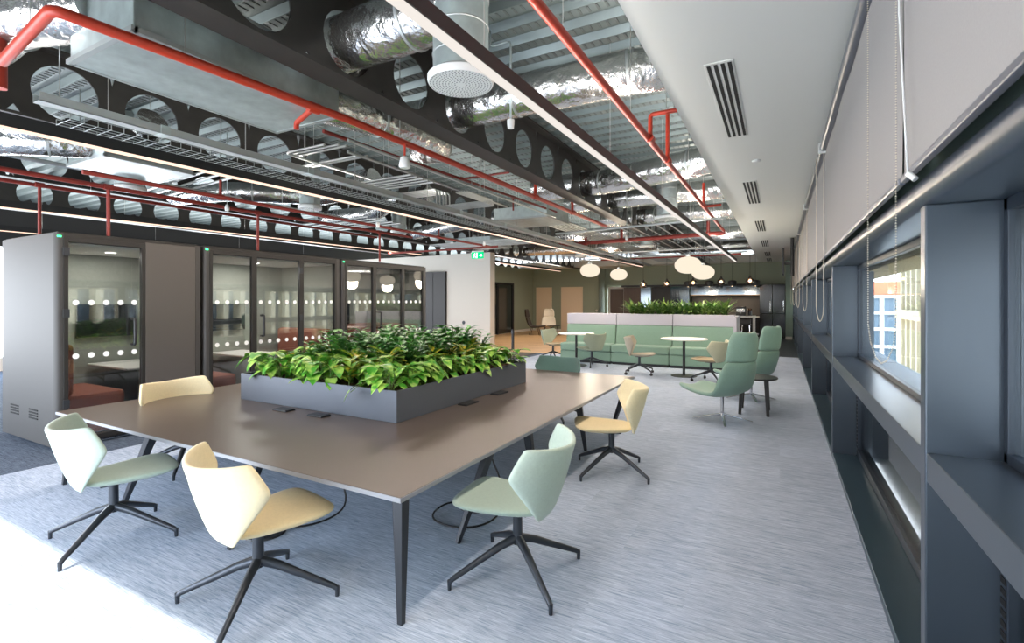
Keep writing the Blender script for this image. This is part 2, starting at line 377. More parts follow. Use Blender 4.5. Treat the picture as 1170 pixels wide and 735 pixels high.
# far walls
g = G(); g.box(-13.3,-9.25,27,27.15,0,ZC); g.box(-9.27,-9.12,27,FARY,0,ZC)
struct(g, 'wall_front', M['olive'])
g = G(); g.box(-9.2,-7.75,FARY-.3,FARY,2.55,ZC); g.box(-9.2,-8.95,FARY-.3,FARY,0,2.55); g.box(-7.75,.53,27.0,FARY,2.62,ZC); g.box(-7.75,.53,FARY-.05,FARY,0,2.62)
struct(g, 'wall_front.001', M['olive'])
struct(G().box(.24,.53,26.2,FARY,0,ZC), 'wall_front.002', M['teal_wall'])
struct(G().box(.235,.50,26.18,26.2,0,.14), 'baseboard_front', M['skirt'])
struct(G().box(-13.5,-13.3,16.36,27.15,0,ZC), 'wall_corridor', M['olive'])
struct(G().box(-13.3,-13.28,16.2,27,0,.13), 'baseboard_left', M['skirt'])
struct(G().box(-13.3,-9.4,26.98,27,0,.13), 'baseboard_front.001', M['skirt'])
# pale partition with the exit sign
g = G(); g.box(-11.72,-9.69,16.0,16.35,0,3.66); g.box(-17.5,-11.72,16.15,16.35,0,3.66)
struct(g, 'wall_partition', M['white_paint'])

# doors in the far walls
def door(n, x0, x1, y, z1, mt, frame=None, fm=None):
    d = tag(thing('door_%d' % n, None, None, ((x0+x1)/2,y,0)), kind='structure')
    G().box(x0,x1,y-.03,y+.01,.01,z1).obj('door_leaf', mt, d, bevel=.005)
    if frame:
        g = G(); g.box(x0-.13,x0,y-.06,y+.02,0,z1+.12); g.box(x1,x1+.13,y-.06,y+.02,0,z1+.12); g.box(x0,x1,y-.06,y+.02,z1,z1+.12)
        g.obj('door_frame', fm or M['skirt'], d)
    G().cyl((x1-.12,y-.04,1.05),(x1-.12,y-.10,1.05),.02).bar((x1-.12,y-.10,1.05),(x1-.26,y-.10,1.05),.02,.02).obj('door_handle', M['chrome'], d)
    return d
door(1, -13.05,-12.0, 26.97, 2.62, M['cream_door'])
door(2, -11.4,-10.05, 26.97, 2.62, M['cream_door'])
d3 = door(3, -8.75,-7.95, 28.1, 2.5, M['walnut'], True)
# glazed door in the olive side wall
d4 = tag(thing('door_4', None, None, (-13.25,23,0)), kind='structure')
g = G()
for (a,b,z0,z1) in ((20.9,21.0,0,2.75),(24.3,24.4,0,2.75),(22.6,22.7,0,2.7),(20.9,24.4,2.7,2.8)): g.box(-13.3,-13.2,a,b,z0,z1)
g.obj('door_frame', M['black'], d4)
G().box(-13.27,-13.26,21.0,24.3,.02,2.7).obj('pane', M['mirror'], d4)
G().box(-13.22,-13.15,22.3,22.34,.9,1.6).obj('door_handle', M['black'], d4)

# ================================================================== EXTERIOR
struct(G().box(.95,60,-40,120,-9,-8.8), 'trim_3', M['ext_ground'])
def stone(label, X, y0, y1, bands, ztop, step):
    b = thing('stone_office_building', label, 'building', (X+2,y0,-8.8))
    g = G(); y = y0+.1
    while y < y1: g.box(X,X+.55,y,y+.22,-8.8,ztop); y += step
    g.obj('fin', M['cream_ext'], b)['kind'] = 'stuff'
    g = G()
    for z in bands: g.box(X-.12,X+.6,y0,y1,z,z+.4)
    g.obj('floor_band', M['cream_ext'], b)
    G().box(X+.5,X+6,y0,y1,-8.8,ztop+.3).obj('glazing', M['ext_glass'], b)
stone('near cream stone building with tall vertical fins outside the nearest window', 5.0, -6, 22.5, (-3.9,-.1,3.7), 5.6, .72)
stone('cream stone wing with paired fins seen through the second window', 4.9, 24.4, 29.0, (-2.4,1.0), 6.5, .95)
b = thing('white_grid_building', 'distant white framed office block with glass bays and terracotta roof storey', 'building', (14,90,-8.8))
G().box(7,26,90.4,104,-8.8,2.4).obj('glazing', M['ext_glass'], b)
g = G()
for i in range(10): x = 7+i*2.0; g.box(x,x+.55,90,90.5,-8.8,2.6)
for z in (-8,-5.2,-2.6,-.2,2.2): g.box(7,26,89.9,90.5,z,z+.45)
g.obj('grid_frame', M['ext_white'], b)
G().box(7.5,25,91.5,103,2.65,4.7).obj('roof_storey', M['ext_red'], b)

# ================================================================== BLINDS
blind_g = 'roller blinds along the window wall'
BL = ['nearest grey roller blind, cut off by the right edge', 'second grey roller blind from the camera, with beaded chain over first window pier',
      'third grey roller blind along the window wall, between second and third piers', 'fourth grey roller blind along the window wall', 'fifth grey roller blind along the window wall',
      'sixth grey roller blind along the window wall', 'last grey roller blind at the far end of the window wall']
for i in range(7):
    a = -1.38+4.1*i; b2 = a+4.10
    if i == 6: b2 = 27.2
    t = thing('roller_blind', BL[i], 'blind', (.47,a,2.3))
    g = G(); ny = 24
    g.grid(lambda u, v: (.475+.004*math.sin(u*19)+.006*math.sin(u*7+v*3)*(1-v), a+.008+(b2-a-.016)*u, 2.34+1.24*v), ny, 4)
    g.obj('blind_fabric', M['blind'], t, smooth=True)
    G().cyl((.455,a+.03,3.60),(.455,b2-.03,3.60),.045,n=16).obj('roller_tube', M['blind_tube'], t, smooth=True, angle=50)
    G().box(.462,.490,a+.02,b2-.02,2.315,2.345).obj('bottom_bar', M['blind_tube'], t, bevel=.006)
    G().box(.40,.50,a-.012,a+.022,3.54,3.66).obj('bracket', M['plastic'], t, bevel=.004)
    if i >= 1:
        # beaded chain loop
        y0 = a+.24; zb = [0,1.50,1.55,1.60,1.62,1.65,1.65][i]
        xa, xb, ya, yb = .40, .455, y0+.15, y0-.22
        pts = [(xa,ya,3.58),(xa,ya,2.4),(xa,ya-.01,zb+.18)]
        pts += [(xa+(xb-xa)*q, ya-.01+(yb-ya)*q, zb+.18-.18*math.sin(PI*q)**.6) for q in (.1,.3,.5,.7,.9)] + [(xb,yb,zb+.2),(xb,yb,2.4),(xb,yb,3.58)]
        if i == 1:
            g = G(); 
            for p, q in zip(pts, pts[1:]):
                p, q = Vector(p), Vector(q); nn = max(1, int((q-p).length/.012))
                for kk in range(nn):
                    c = p+(q-p)*kk/nn; r = .0042
                    g.add([c+Vector(o_)*r for o_ in ((1,0,0),(-1,0,0),(0,1,0),(0,-1,0),(0,0,1),(0,0,-1))], [(0,2,4),(2,1,4),(1,3,4),(3,0,4),(2,0,5),(1,2,5),(3,1,5),(0,3,5)])
            g.obj('bead_chain', M['bead'], t, smooth=True)
            G().tube([(.44,2.62,3.58),(.44,2.58,3.0),(.445,2.5,2.5),(.45,2.48,2.30)], .004, 6).obj('pull_cord', M['cord'], t, smooth=True)
            G().tube([(.45,2.48,2.31),(.47,2.46,2.28)], .012, 8).obj('chain_cleat', M['plastic'], t)
        else:
            G().tube(pts, .005, 6).obj('bead_chain', M['bead'], t, smooth=True)

# ================================================================== CEILING SERVICES
def beam(X, label, z0=3.68, z1=4.40, zc=4.02, r=.265, per=.83, off=0):
    t = thing('cellular_beam', label, 'beam', (X,-2,z0), 'black cellular beams')
    g = G(); y = 2.33-per*6+off; n = 24
    while y < FARY-.5:
        ya, yb = y-per/2, y+per/2; vs = []; 
        for j in range(n):
            t_ = 2*PI*j/n; c, s_ = math.cos(t_), math.sin(t_)
            vs.append((X, y+r*c, zc+r*s_))
        for j in range(n):
            t_ = 2*PI*j/n; c, s_ = math.cos(t_), math.sin(t_)
            kx = min((per/2)/abs(c) if abs(c) > 1e-6 else 9, ((z1-zc) if s_ > 0 else (zc-z0))/abs(s_) if abs(s_) > 1e-6 else 9)
            vs.append((X, y+kx*c, zc+kx*s_))
        g.add(vs, [(j,(j+1)%n,n+(j+1)%n,n+j) for j in range(n)])
        y += per
    bm_ = g.obj('web', M['beam'], t, solid=.018)
    G().box(X-.13,X+.13,-2,FARY,z0-.03,z0).obj('bottom_flange', M['beam'], t)
    G().box(X-.13,X+.13,-2,FARY,z1,z1+.03).obj('top_flange', M['beam'], t)
    return t
beam(-3.28, 'black steel beam with round holes directly left of the white light strip', off=-.12)
beam(-6.75, 'black steel beam with round holes behind the galvanised plenum box', r=.29, off=0)
beam(-10.2, 'black steel beam with round holes above the glass meeting pods', r=.29, off=.1)
beam(-13.6, 'black steel beam with round holes farthest left, beyond the pods', r=.29, off=.2)
# dark lining between beams far to the left so services read against it
def smoothpath(pts, rr=.25, n=5):
    P = [Vector(p) for p in pts]; out = [P[0]]
    for i in range(1, len(P)-1):
        a = P[i]+(P[i-1]-P[i]).normalized()*min(rr,(P[i-1]-P[i]).length/2); b = P[i]+(P[i+1]-P[i]).normalized()*min(rr,(P[i+1]-P[i]).length/2)
        for k in range(n+1): q = k/n; out.append(a*(1-q)**2+P[i]*2*q*(1-q)+b*q*q)
    out.append(P[-1]); return out
def dense(P, step=.12):
    out = []
    for a, b in zip(P, P[1:]):
        n = max(1, int((b-a).length/step)); out += [a+(b-a)*k/n for k in range(n)]
    return out+[P[-1]]
def foil(label, pts, r, rr=.3, bands=True, kind='foil'):
    t = thing('insulated_duct' if kind == 'foil' else 'steel_duct', label, 'duct', pts[0])
    P = dense(smoothpath(pts, rr))
    G().tube(P, r, 20, jit=.025 if kind == 'foil' else 0).obj('duct_skin', M['foil' if kind == 'foil' else 'galv'], t, smooth=True, angle=70)
    if bands:
        for i in range(4, len(P)-2, 8):
            d = (P[i+1]-P[i]).normalized(); G().cyl(P[i]-d*.012, P[i]+d*.012, r*1.035, n=20).obj('joint_band', M['galv_light'], t, smooth=True, angle=40)
    return t
foil('fat foil-wrapped duct passing through the nearest beam hole at top', [(-4.0,3.03,4.02),(-2.05,3.03,4.02)], .225)
foil('foil-wrapped duct crossing behind the white light strip to the white soffit', [(-4.2,4.71,4.02),(-2.4,4.71,4.03),(-1.5,4.85,4.08),(-.91,4.95,4.1)], .215, .5)
foil('foil-wrapped duct crossing in the middle distance with a bend at the beam', [(-4.3,8.85,4.02),(-2.9,8.85,4.02),(-2.5,8.7,4.0),(-.91,8.3,4.05)], .23, .3)
foil('lower foil-wrapped duct just beyond the middle one, ending at steel drop', [(-4.3,10.51,4.02),(-2.2,10.51,4.02),(-.91,10.6,4.05)], .20, .3)
foil('foil-wrapped duct crossing toward the far end of the soffit', [(-4.3,13.0,4.02),(-.91,13.0,4.0)], .2, .3)
foil('farther foil-wrapped duct crossing beyond the red cross pipe', [(-4.5,17.15,4.02),(-.91,17.15,4.0)], .2, .3)
foil('farthest foil-wrapped duct near the far end soffit', [(-4.5,21.3,4.02),(-.91,21.3,4.0)], .2, .3)
foil('foil elbow running along and turning at top left corner', [(-6.75,1.51,4.02),(-5.2,1.45,4.02),(-4.4,1.75,3.98)], .24, .35)
foil('second foil sleeve hugging the red pipe at top left', [(-5.9,1.0,4.25),(-4.9,1.55,4.25),(-4.2,1.62,4.2)], .14, .3)
foil('short foil duct leaving the plenum box toward the beam', [(-3.86,2.75,3.95),(-3.55,3.4,4.0),(-3.6,3.75,3.95)], .17, .2)
foil('foil duct hanging beyond the plenum box, running away', [(-4.05,3.45,3.8),(-3.85,4.3,3.82),(-3.9,5.3,3.85),(-4.6,5.65,4.0)], .19, .4)
foil('foil duct entering a hole of the second beam at left', [(-8.7,1.6,3.62),(-7.5,2.2,3.62),(-7.2,3.15,3.75),(-6.75,3.17,4.02)], .17, .35)
foil('foil duct at far left above the pods, upper', [(-9.4,1.3,3.75),(-8.2,1.9,3.72),(-7.2,2.3,3.75)], .15, .3)
foil('small foil duct behind left red pipes near the round steel drop', [(-9.9,5.0,3.75),(-8.6,5.2,3.75),(-7.6,6.6,3.8),(-6.4,6.55,4.02)], .17, .4)
foil('foil duct in the left distance above the light strip', [(-9.9,8.4,3.85),(-8.2,8.4,3.8),(-7.4,8.14,4.02),(-6.4,8.14,4.02)], .18, .4)
foil('foil duct in the left distance beside the white partition top', [(-9.8,11.7,3.85),(-7.4,11.46,4.02),(-5.0,11.46,4.02)], .18, .4)
foil('foil duct crossing over the far lounge area', [(-9.8,15.64,4.02),(-4.3,15.64,4.02)], .19, .4)
foil('foil duct crossing over the wooden corridor', [(-12,19.80,4.02),(-4.3,19.80,4.02)], .19, .4)
# galvanised boxes
def plenum(label, x0, x1, y0, y1, z0, z1):
    t = thing('plenum_box', label, 'duct', (x0,y0,z0))
    G().box(x0,x1,y0,y1,z0,z1).obj('casing', M['galv'], t, bevel=.006)
    g = G()
    for (a,b,c,d) in ((x0-.02,x1+.02,y0-.02,y0+.02),(x0-.02,x1+.02,y1-.02,y1+.02),(x0-.02,x0+.01,y0,y1),(x1-.01,x1+.02,y0,y1)): g.box(a,b,c,d,z0-.004,z0+.03)
    g.obj('flange', M['galv_light'], t)
    g = G()
    for x in (x0+.05,x1-.05):
        for y in (y0+.1,y1-.1): g.cyl((x,y,z1-.02),(x,y,ZD),.006,n=6)
    g.obj('hanger_rod', M['conduit'], t)
plenum('large galvanised plenum box at top left below the deck', -4.62,-3.70,1.62,3.32,3.56,4.05)
plenum('thin galvanised box hanging above the left light strip', -7.9,-6.95,2.75,3.75,3.5,3.72)
plenum('galvanised box above the middle light strip in the distance', -5.6,-4.3,9.4,10.6,3.58,3.85)
plenum('galvanised box above the corridor lights', -9.3,-8.0,13.2,14.6,3.6,3.85)
# round ducts with diffusers
def drop(label, x, y, r, z0, rd):
    t = thing('round_duct_drop', label, 'duct', (x,y,z0))
    G().cyl((x,y,z0+.06),(x,y,ZD-.02),r,n=32).obj('spiral_duct', M['galv'], t, smooth=True, angle=60)
    g = G()
    for k in range(6): z = z0+.2+k*.2; g.lathe([(r,z),(r+.006,z+.008),(r,z+.016)], (x,y,0), 32)
    g.obj('seam', M['galv_light'], t, smooth=True)
    G().lathe([(rd*.2,z0),(rd*.96,z0),(rd,z0+.02),(rd,z0+.05),(r,z0+.08)], (x,y,0), 40).obj('diffuser', M['plastic'], t, smooth=True, angle=40)
    g = G()
    for q in range(2, 11):
        rr = rd*q/11; m = max(6, int(2*PI*rr/.024))
        for j in range(m):
            a = 2*PI*j/m+q*.3; cx, cy = x+rr*math.cos(a), y+rr*math.sin(a)
            g.add([(cx+.0055*math.cos(w), cy+.0055*math.sin(w), z0-.0012) for w in (0,PI/3,2*PI/3,PI,4*PI/3,5*PI/3)], [(0,1,2,3,4,5)])
    g.obj('perforation', M['vent_black'], t)['kind'] = 'stuff'
drop('wide round galvanised duct with white perforated diffuser at top centre', -2.07, 3.0, .205, 3.4, .245)
drop('distant round galvanised drop with diffuser under the middle foil duct', -2.0, 10.2, .2, 3.45, .25)
drop('small round galvanised drop above the left light strip', -7.3, 5.9, .17, 3.42, .2)
drop('small round galvanised drop in the left distance near pale partition', -8.0, 9.0, .17, 3.42, .2)
drop('round galvanised drop above the first pod', -8.2, 3.55, .17, 3.38, .2)
drop('round galvanised drop over the sofa area', -3.6, 15.2, .18, 3.45, .22)
drop('round galvanised drop over the timber floor', -6.6, 17.5, .18, 3.45, .22)

# red sprinkler pipes
def redpipe(label, path, r=.032, branches=(), hang=True, m='red'):
    t = thing('sprinkler_pipe', label, 'pipe', path[0])
    G().tube(smoothpath(path, .07), r, 12).obj('main_pipe', M[m], t, smooth=True, angle=50)
    for b in branches:
        G().tube(smoothpath(b, .04), r*.72, 10).obj('branch_pipe', M[m], t, smooth=True, angle=50)
        p = Vector(b[0]); d = (Vector(path[-1])-Vector(path[0])).normalized()
        G().cyl(p-d*.05, p+d*.05, r*1.35, n=12).obj('coupling', M[m], t, smooth=True, angle=40)
    if hang:
        P = [Vector(p) for p in path]; g = G()
        for a, b in zip(P, P[1:]):
            L = (b-a).length; k = .7
            while k < L: c = a+(b-a)*k/L; g.cyl(c, (c.x,c.y,ZD-.03), .004, n=6); k += 1.6
        if g.v: g.obj('hanger_rod', M['conduit'], t)
    return t
redpipe('bright red sprinkler pipe with elbow, nearest at top left, running away', [(-4.85,1.32,3.5),(-3.72,1.22,3.5),(-3.55,3.3,3.5),(-3.48,10.8,3.5)], .035,
        [((-3.6,2.95,3.5),(-4.05,3.12,3.5),(-4.05,3.12,3.44)),((-3.5,7.2,3.5),(-3.5,7.2,3.8)),((-3.49,8.8,3.5),(-3.49,8.8,3.75))], True)
redpipe('short vertical red riser at the top left corner', [(-5.22,1.4,3.42),(-5.22,1.4,4.3)], .05, (), False)
redpipe('red sprinkler pipe right of the white light strip, below the deck', [(-1.22,.6,3.5),(-1.19,12.9,3.5)], .032,
        [((-1.19,5.2,3.5),(-1.19,5.2,3.75),(-.91,5.2,3.75)),((-1.19,9.3,3.5),(-1.19,9.3,3.9)),((-1.19,9.4,3.5),(-.91,9.4,3.5)),((-1.19,6.1,3.5),(-1.19,6.1,4.1))])
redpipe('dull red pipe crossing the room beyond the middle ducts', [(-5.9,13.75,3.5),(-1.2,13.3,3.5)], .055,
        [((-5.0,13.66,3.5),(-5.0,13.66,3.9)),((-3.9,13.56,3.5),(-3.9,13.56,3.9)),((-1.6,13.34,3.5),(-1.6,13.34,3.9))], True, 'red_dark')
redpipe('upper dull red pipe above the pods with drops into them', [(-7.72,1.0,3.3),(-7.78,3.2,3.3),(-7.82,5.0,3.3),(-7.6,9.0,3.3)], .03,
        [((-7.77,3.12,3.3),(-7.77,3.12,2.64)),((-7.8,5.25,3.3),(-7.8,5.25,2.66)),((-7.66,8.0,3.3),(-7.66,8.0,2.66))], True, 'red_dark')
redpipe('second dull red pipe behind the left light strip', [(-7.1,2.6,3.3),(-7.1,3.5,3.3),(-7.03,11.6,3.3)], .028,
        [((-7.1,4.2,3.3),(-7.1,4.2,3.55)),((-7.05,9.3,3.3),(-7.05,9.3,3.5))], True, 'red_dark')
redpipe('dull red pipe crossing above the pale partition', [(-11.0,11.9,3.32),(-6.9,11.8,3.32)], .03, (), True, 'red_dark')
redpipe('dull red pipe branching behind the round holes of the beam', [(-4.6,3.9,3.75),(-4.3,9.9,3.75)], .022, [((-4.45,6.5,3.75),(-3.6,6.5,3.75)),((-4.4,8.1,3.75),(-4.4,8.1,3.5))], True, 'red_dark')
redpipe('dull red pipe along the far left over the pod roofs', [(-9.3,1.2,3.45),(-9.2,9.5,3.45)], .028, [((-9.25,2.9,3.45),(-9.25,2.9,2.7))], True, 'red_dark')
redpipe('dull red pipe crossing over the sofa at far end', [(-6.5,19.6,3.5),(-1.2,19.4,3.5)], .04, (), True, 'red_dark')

# LED strips
def ledstrip(label, p, q, mt, glow, w=.075, h=.09):
    p, q = Vector(p), Vector(q); t = thing('linear_light', label, 'light', p)
    G().bar(p+Vector((0,0,h/2)), q+Vector((0,0,h/2)), w, h).obj('housing', M['black'], t)
    G().bar(p-Vector((0,0,.006)), q-Vector((0,0,.006)), w*.78, .016).obj('diffuser', mt, t)
    d = q-p; L = d.length; g = G(); k = .6
    while k < L: c = p+d*k/L; g.cyl((c.x,c.y,c.z+h), (c.x,c.y,ZD-.05), .0025, n=5); k += 2.4
    g.obj('suspension_wire', M['conduit'], t)
    c = (p+q)/2
    if glow:
        o = lamp('strip_glow', 'AREA', (c.x,c.y,c.z-.03), glow*L, (1,.86,.76), shape='RECTANGLE', size=L, size_y=w*.6)
        o.rotation_euler = (0,0,math.atan2(d.y,d.x))
    o = lamp('ceiling_fill_lamp', 'AREA', (c.x,c.y,c.z+h+.03), 3.2*L, (1,.95,.9), shape='RECTANGLE', size=L, size_y=.06)  # added fill lamp above the strip, brightens the deck
    o.rotation_euler = (PI,0,-math.atan2(d.y,d.x))
    return t
ledstrip('black linear light with white diffuser running from top centre to the far wall', (-1.59,-.5,3.2), (-1.37,19.1,3.2), M['led_w'], 6)
ledstrip('black linear light with glowing warm edge over the left side of the table', (-6.32,-.5,3.4), (-5.62,23,3.4), M['led_p'], 9, .10, .12)
ledstrip('black linear light over the pod fronts, glowing pinkish', (-11.9,-.5,3.4), (-10.85,13.3,3.4), M['led_p'], 9, .10, .12)
ledstrip('short linear light over the timber corridor', (-10.35,16.6,3.4), (-10.37,24.4,3.4), M['led_p'], 9)
ledstrip('linear light nearest the far left edge', (-15.6,-.5,3.4), (-15.3,13,3.4), M['led_p'], 9, .10, .12)

# cable tray and basket
t = thing('cable_tray', 'pale metal cable tray hung beside the left light strip', 'cable tray', (-5.1,1.55,3.3))
g = G(); g.box(-5.10,-4.98,1.56,22,3.34,3.345); g.box(-5.10,-5.095,1.56,22,3.34,3.41); g.box(-4.985,-4.98,1.56,22,3.34,3.41)
g.obj('tray_body', M['galv_light'], t)
g = G()
for k in range(12): y = 2.4+k*1.6; G().box(-5.105,-4.97,y,y+.08,3.335,3.415).obj('tray_coupler', M['galv'], t)
g = G()
for k in range(13): y = 1.7+k*1.55; g.cyl((-5.04,y,3.41),(-5.04,y,ZD-.05),.005,n=6)
g.obj('hanger_rod', M['conduit'], t)
t = thing('wire_basket_tray', 'wire mesh cable basket running alongside the metal tray', 'cable tray', (-5.6,1.9,3.35))
g = G()
for x in (-5.68,-5.6,-5.52,-5.44): g.cyl((x,1.9,3.38),(x,21,3.38),.004,n=5)
for x in (-5.70,-5.42): g.cyl((x,1.9,3.43),(x,21,3.43),.004,n=5)
y = 1.9
while y < 21: g.tube([(-5.70,y,3.43),(-5.70,y,3.38),(-5.42,y,3.38),(-5.42,y,3.43)], .0035, 5); y += .1 if y < 9 else .25
g.obj('wire_mesh', M['galv_light'], t)['kind'] = 'stuff'
g = G()
for k in range(4): g.tube([(-5.63+k*.05+.01*math.sin(q*2.1+k), 1.9+q*.8, 3.395+.008*math.sin(q*3+k)) for q in range(24)], .009, 6)
g.obj('cable', M['black'], t)['kind'] = 'stuff'

# conduit bundles
def bundle(label, paths, r=.016, m='conduit'):
    t = thing('conduit_run', label, 'pipe', paths[0][0])
    for p in paths: G().tube(smoothpath(p, .08, 4), r, 8).obj('conduit', M[m], t, smooth=True, angle=50)
    g = G()
    for p in paths[:2]:
        c = (Vector(p[0])+Vector(p[1]))/2; g.cyl(c, (c.x,c.y,ZD-.05), .004, n=5)
    g.obj('hanger_rod', M['conduit'], t)
bundle('bundle of shiny parallel pipes running away left of the nearest beam', [[(-4.2-.11*k,3.9+.1*k,3.58+.05*(k%3)),(-4.2-.11*k,9.6-.5*k,3.58+.05*(k%3))] for k in range(5)])
bundle('shiny pipes branching left with stepped bends beyond the plenum', [[(-4.7+.05*(k%2),4.0+.17*k,3.64+.04*(k%3)),(-5.4-.13*k,4.0+.17*k,3.64+.04*(k%3)),(-5.4-.13*k,5.2+.3*k,3.64+.04*(k%3))] for k in range(5)])
bundle('stepped shiny pipes crossing above the cable tray, middle', [[(-4.3-.05*k,6.4,3.52),(-4.3-.05*k,7.2+.1*k,3.52),(-5.5,7.2+.1*k,3.52),(-5.5,7.2+.1*k,3.85),(-6.6,7.2+.1*k,3.85)] for k in range(5)])
bundle('shiny pipes crossing above the tray, nearer', [[(-4.4,5.2+.12*k,3.52),(-5.4-.05*k,5.2+.12*k,3.52),(-5.4-.05*k,6.2+.12*k,3.52)] for k in range(5)])
bundle('grey pipe crossing the whole bay before the red cross pipe', [[(-4.75,10.9,3.42),(-.91,10.35,3.42)]], .026, 'galv_light')
bundle('twin grey pipes crossing above the globe lamps', [[(-7.0,16.6,3.45),(-.91,16.2,3.45)],[(-7.0,18.3,3.42),(-.91,17.9,3.42)]], .03, 'galv_light')
bundle('grey pipes running along over the pods', [[(-8.4-.12*k,1.5,3.62+.02*k),(-8.4-.12*k,12,3.62+.02*k)] for k in range(4)], .02)
bundle('grey pipes branching toward the left beam', [[(-6.9,3.9+.2*k,3.7),(-9.8,4.2+.2*k,3.7)] for k in range(4)], .02)
bundle('pale pipes in the distance over the pods', [[(-7.5,7.5+.25*k,3.55),(-10.0,7.6+.25*k,3.55)] for k in range(5)], .022)
bundle('pale pipes above the corridor entrance', [[(-6.5,12.4+.3*k,3.6),(-9.9,12.6+.3*k,3.6)] for k in range(5)], .024)
bundle('thin conduits running along in the far bay', [[(-2.3-.3*k,11.5,3.62),(-2.3-.3*k,25,3.62)] for k in range(5)], .014)
bundle('shiny conduits running along beyond the stepped pipes', [[(-4.4-.12*k,10.2,3.66),(-4.4-.12*k,24,3.66)] for k in range(6)], .02)
g0 = [('blue','(.02,.1,.5,1)')]
for j, (x, lab) in enumerate(((-4.62,'blue identification band on shiny pipes'),)):
    pass
# hanging heads
def bell(label, x, y, z, r, top):
    t = thing('detector_head', label, 'sensor', (x,y,z))
    G().lathe([(0,z),(r*.8,z),(r,z+.02),(r*.75,z+.11),(r*.3,z+.13),(0,z+.13)], (x,y,0), 24).obj('bell_housing', M['plastic'], t, smooth=True, angle=50)
    G().cyl((x,y,z+.12),(x,y,top),.012,n=8).obj('drop_pipe', M['red'], t)
bell('white bell-shaped detector hanging on a red drop under the near red pipe', -3.52, 4.05, 3.22, .062, 3.48)
t = thing('motion_sensor', 'small white sensor on a steel conduit drop right of the round diffuser', 'sensor', (-2.27,4.13,3.45))
G().lathe([(0,3.45),(.03,3.46),(.035,3.5),(.035,3.54),(0,3.54)], (-2.27,4.13,0), 16).obj('sensor_head', M['plastic'], t, smooth=True, angle=50)
G().tube(smoothpath([(-2.27,4.13,3.53),(-2.27,4.13,4.3),(-2.5,4.13,4.3),(-2.5,4.13,ZD)], .05), .01, 8).obj('conduit_drop', M['galv'], t, smooth=True)
for i, (x, y, lab) in enumerate(((-6.75,7.0,'small white sensor hanging over the middle pod'),(-6.6,10.6,'small white sensor hanging just right of the exit sign'),(-3.1,11.2,'small white sensor on the grey cross pipe'),(-7.6,4.6,'small white sensor hanging over the second pod front'))):
    t = thing('motion_sensor', lab, 'sensor', (x,y,3.22))
    G().lathe([(0,3.2),(.03,3.21),(.036,3.26),(.02,3.31),(0,3.31)], (x,y,0), 14).obj('sensor_head', M['plastic'], t, smooth=True)
    G().cyl((x,y,3.3),(x,y,ZD),.006,n=6).obj('conduit_drop', M['galv'], t)
# slot vents in the soffit
vl = ['nearest and largest','second','third','fourth','fifth','sixth']
for i, y in enumerate((5.2,9.62,13.93,18.15,22.25,25.4)):
    t = thing('slot_vent', vl[i]+' slotted air vent in the white soffit counting from the camera', 'vent', (-.43,y,ZC))
    L = 1.0; G().box(-.54,-.32,y-L,y+L,ZC-.008,ZC+.004).obj('vent_frame', M['white'], t, bevel=.003)
    for k in range(4): x = -.52+k*.052; G().box(x,x+.028,y-L+.03,y+L-.03,ZC-.012,ZC-.006).obj('slot', M['vent_black'], t)
tag(G().lathe([(0,-.02),(.05,-.018),(.055,0),(0,0)], (-.28,7.4,ZC), 20).obj('smoke_detector', M['plastic'], smooth=True), 'tiny round white detector on the soffit between first two vents', 'detector')
# ceiling-hung screen near window wall
t = thing('ceiling_screen', 'thin black screen on a black ceiling pole near the windows', 'screen', (.3,17,3.7))
G().cyl((.33,17,2.55),(.33,17,3.7),.05,n=12).obj('ceiling_pole', M['black'], t)
G().box(.06,.12,16.9,17.9,2.6,3.4).obj('screen_panel', M['scr'], t, bevel=.01)
G().box(.12,.33,16.95,17.05,2.9,2.98).obj('mount_arm', M['black'], t)

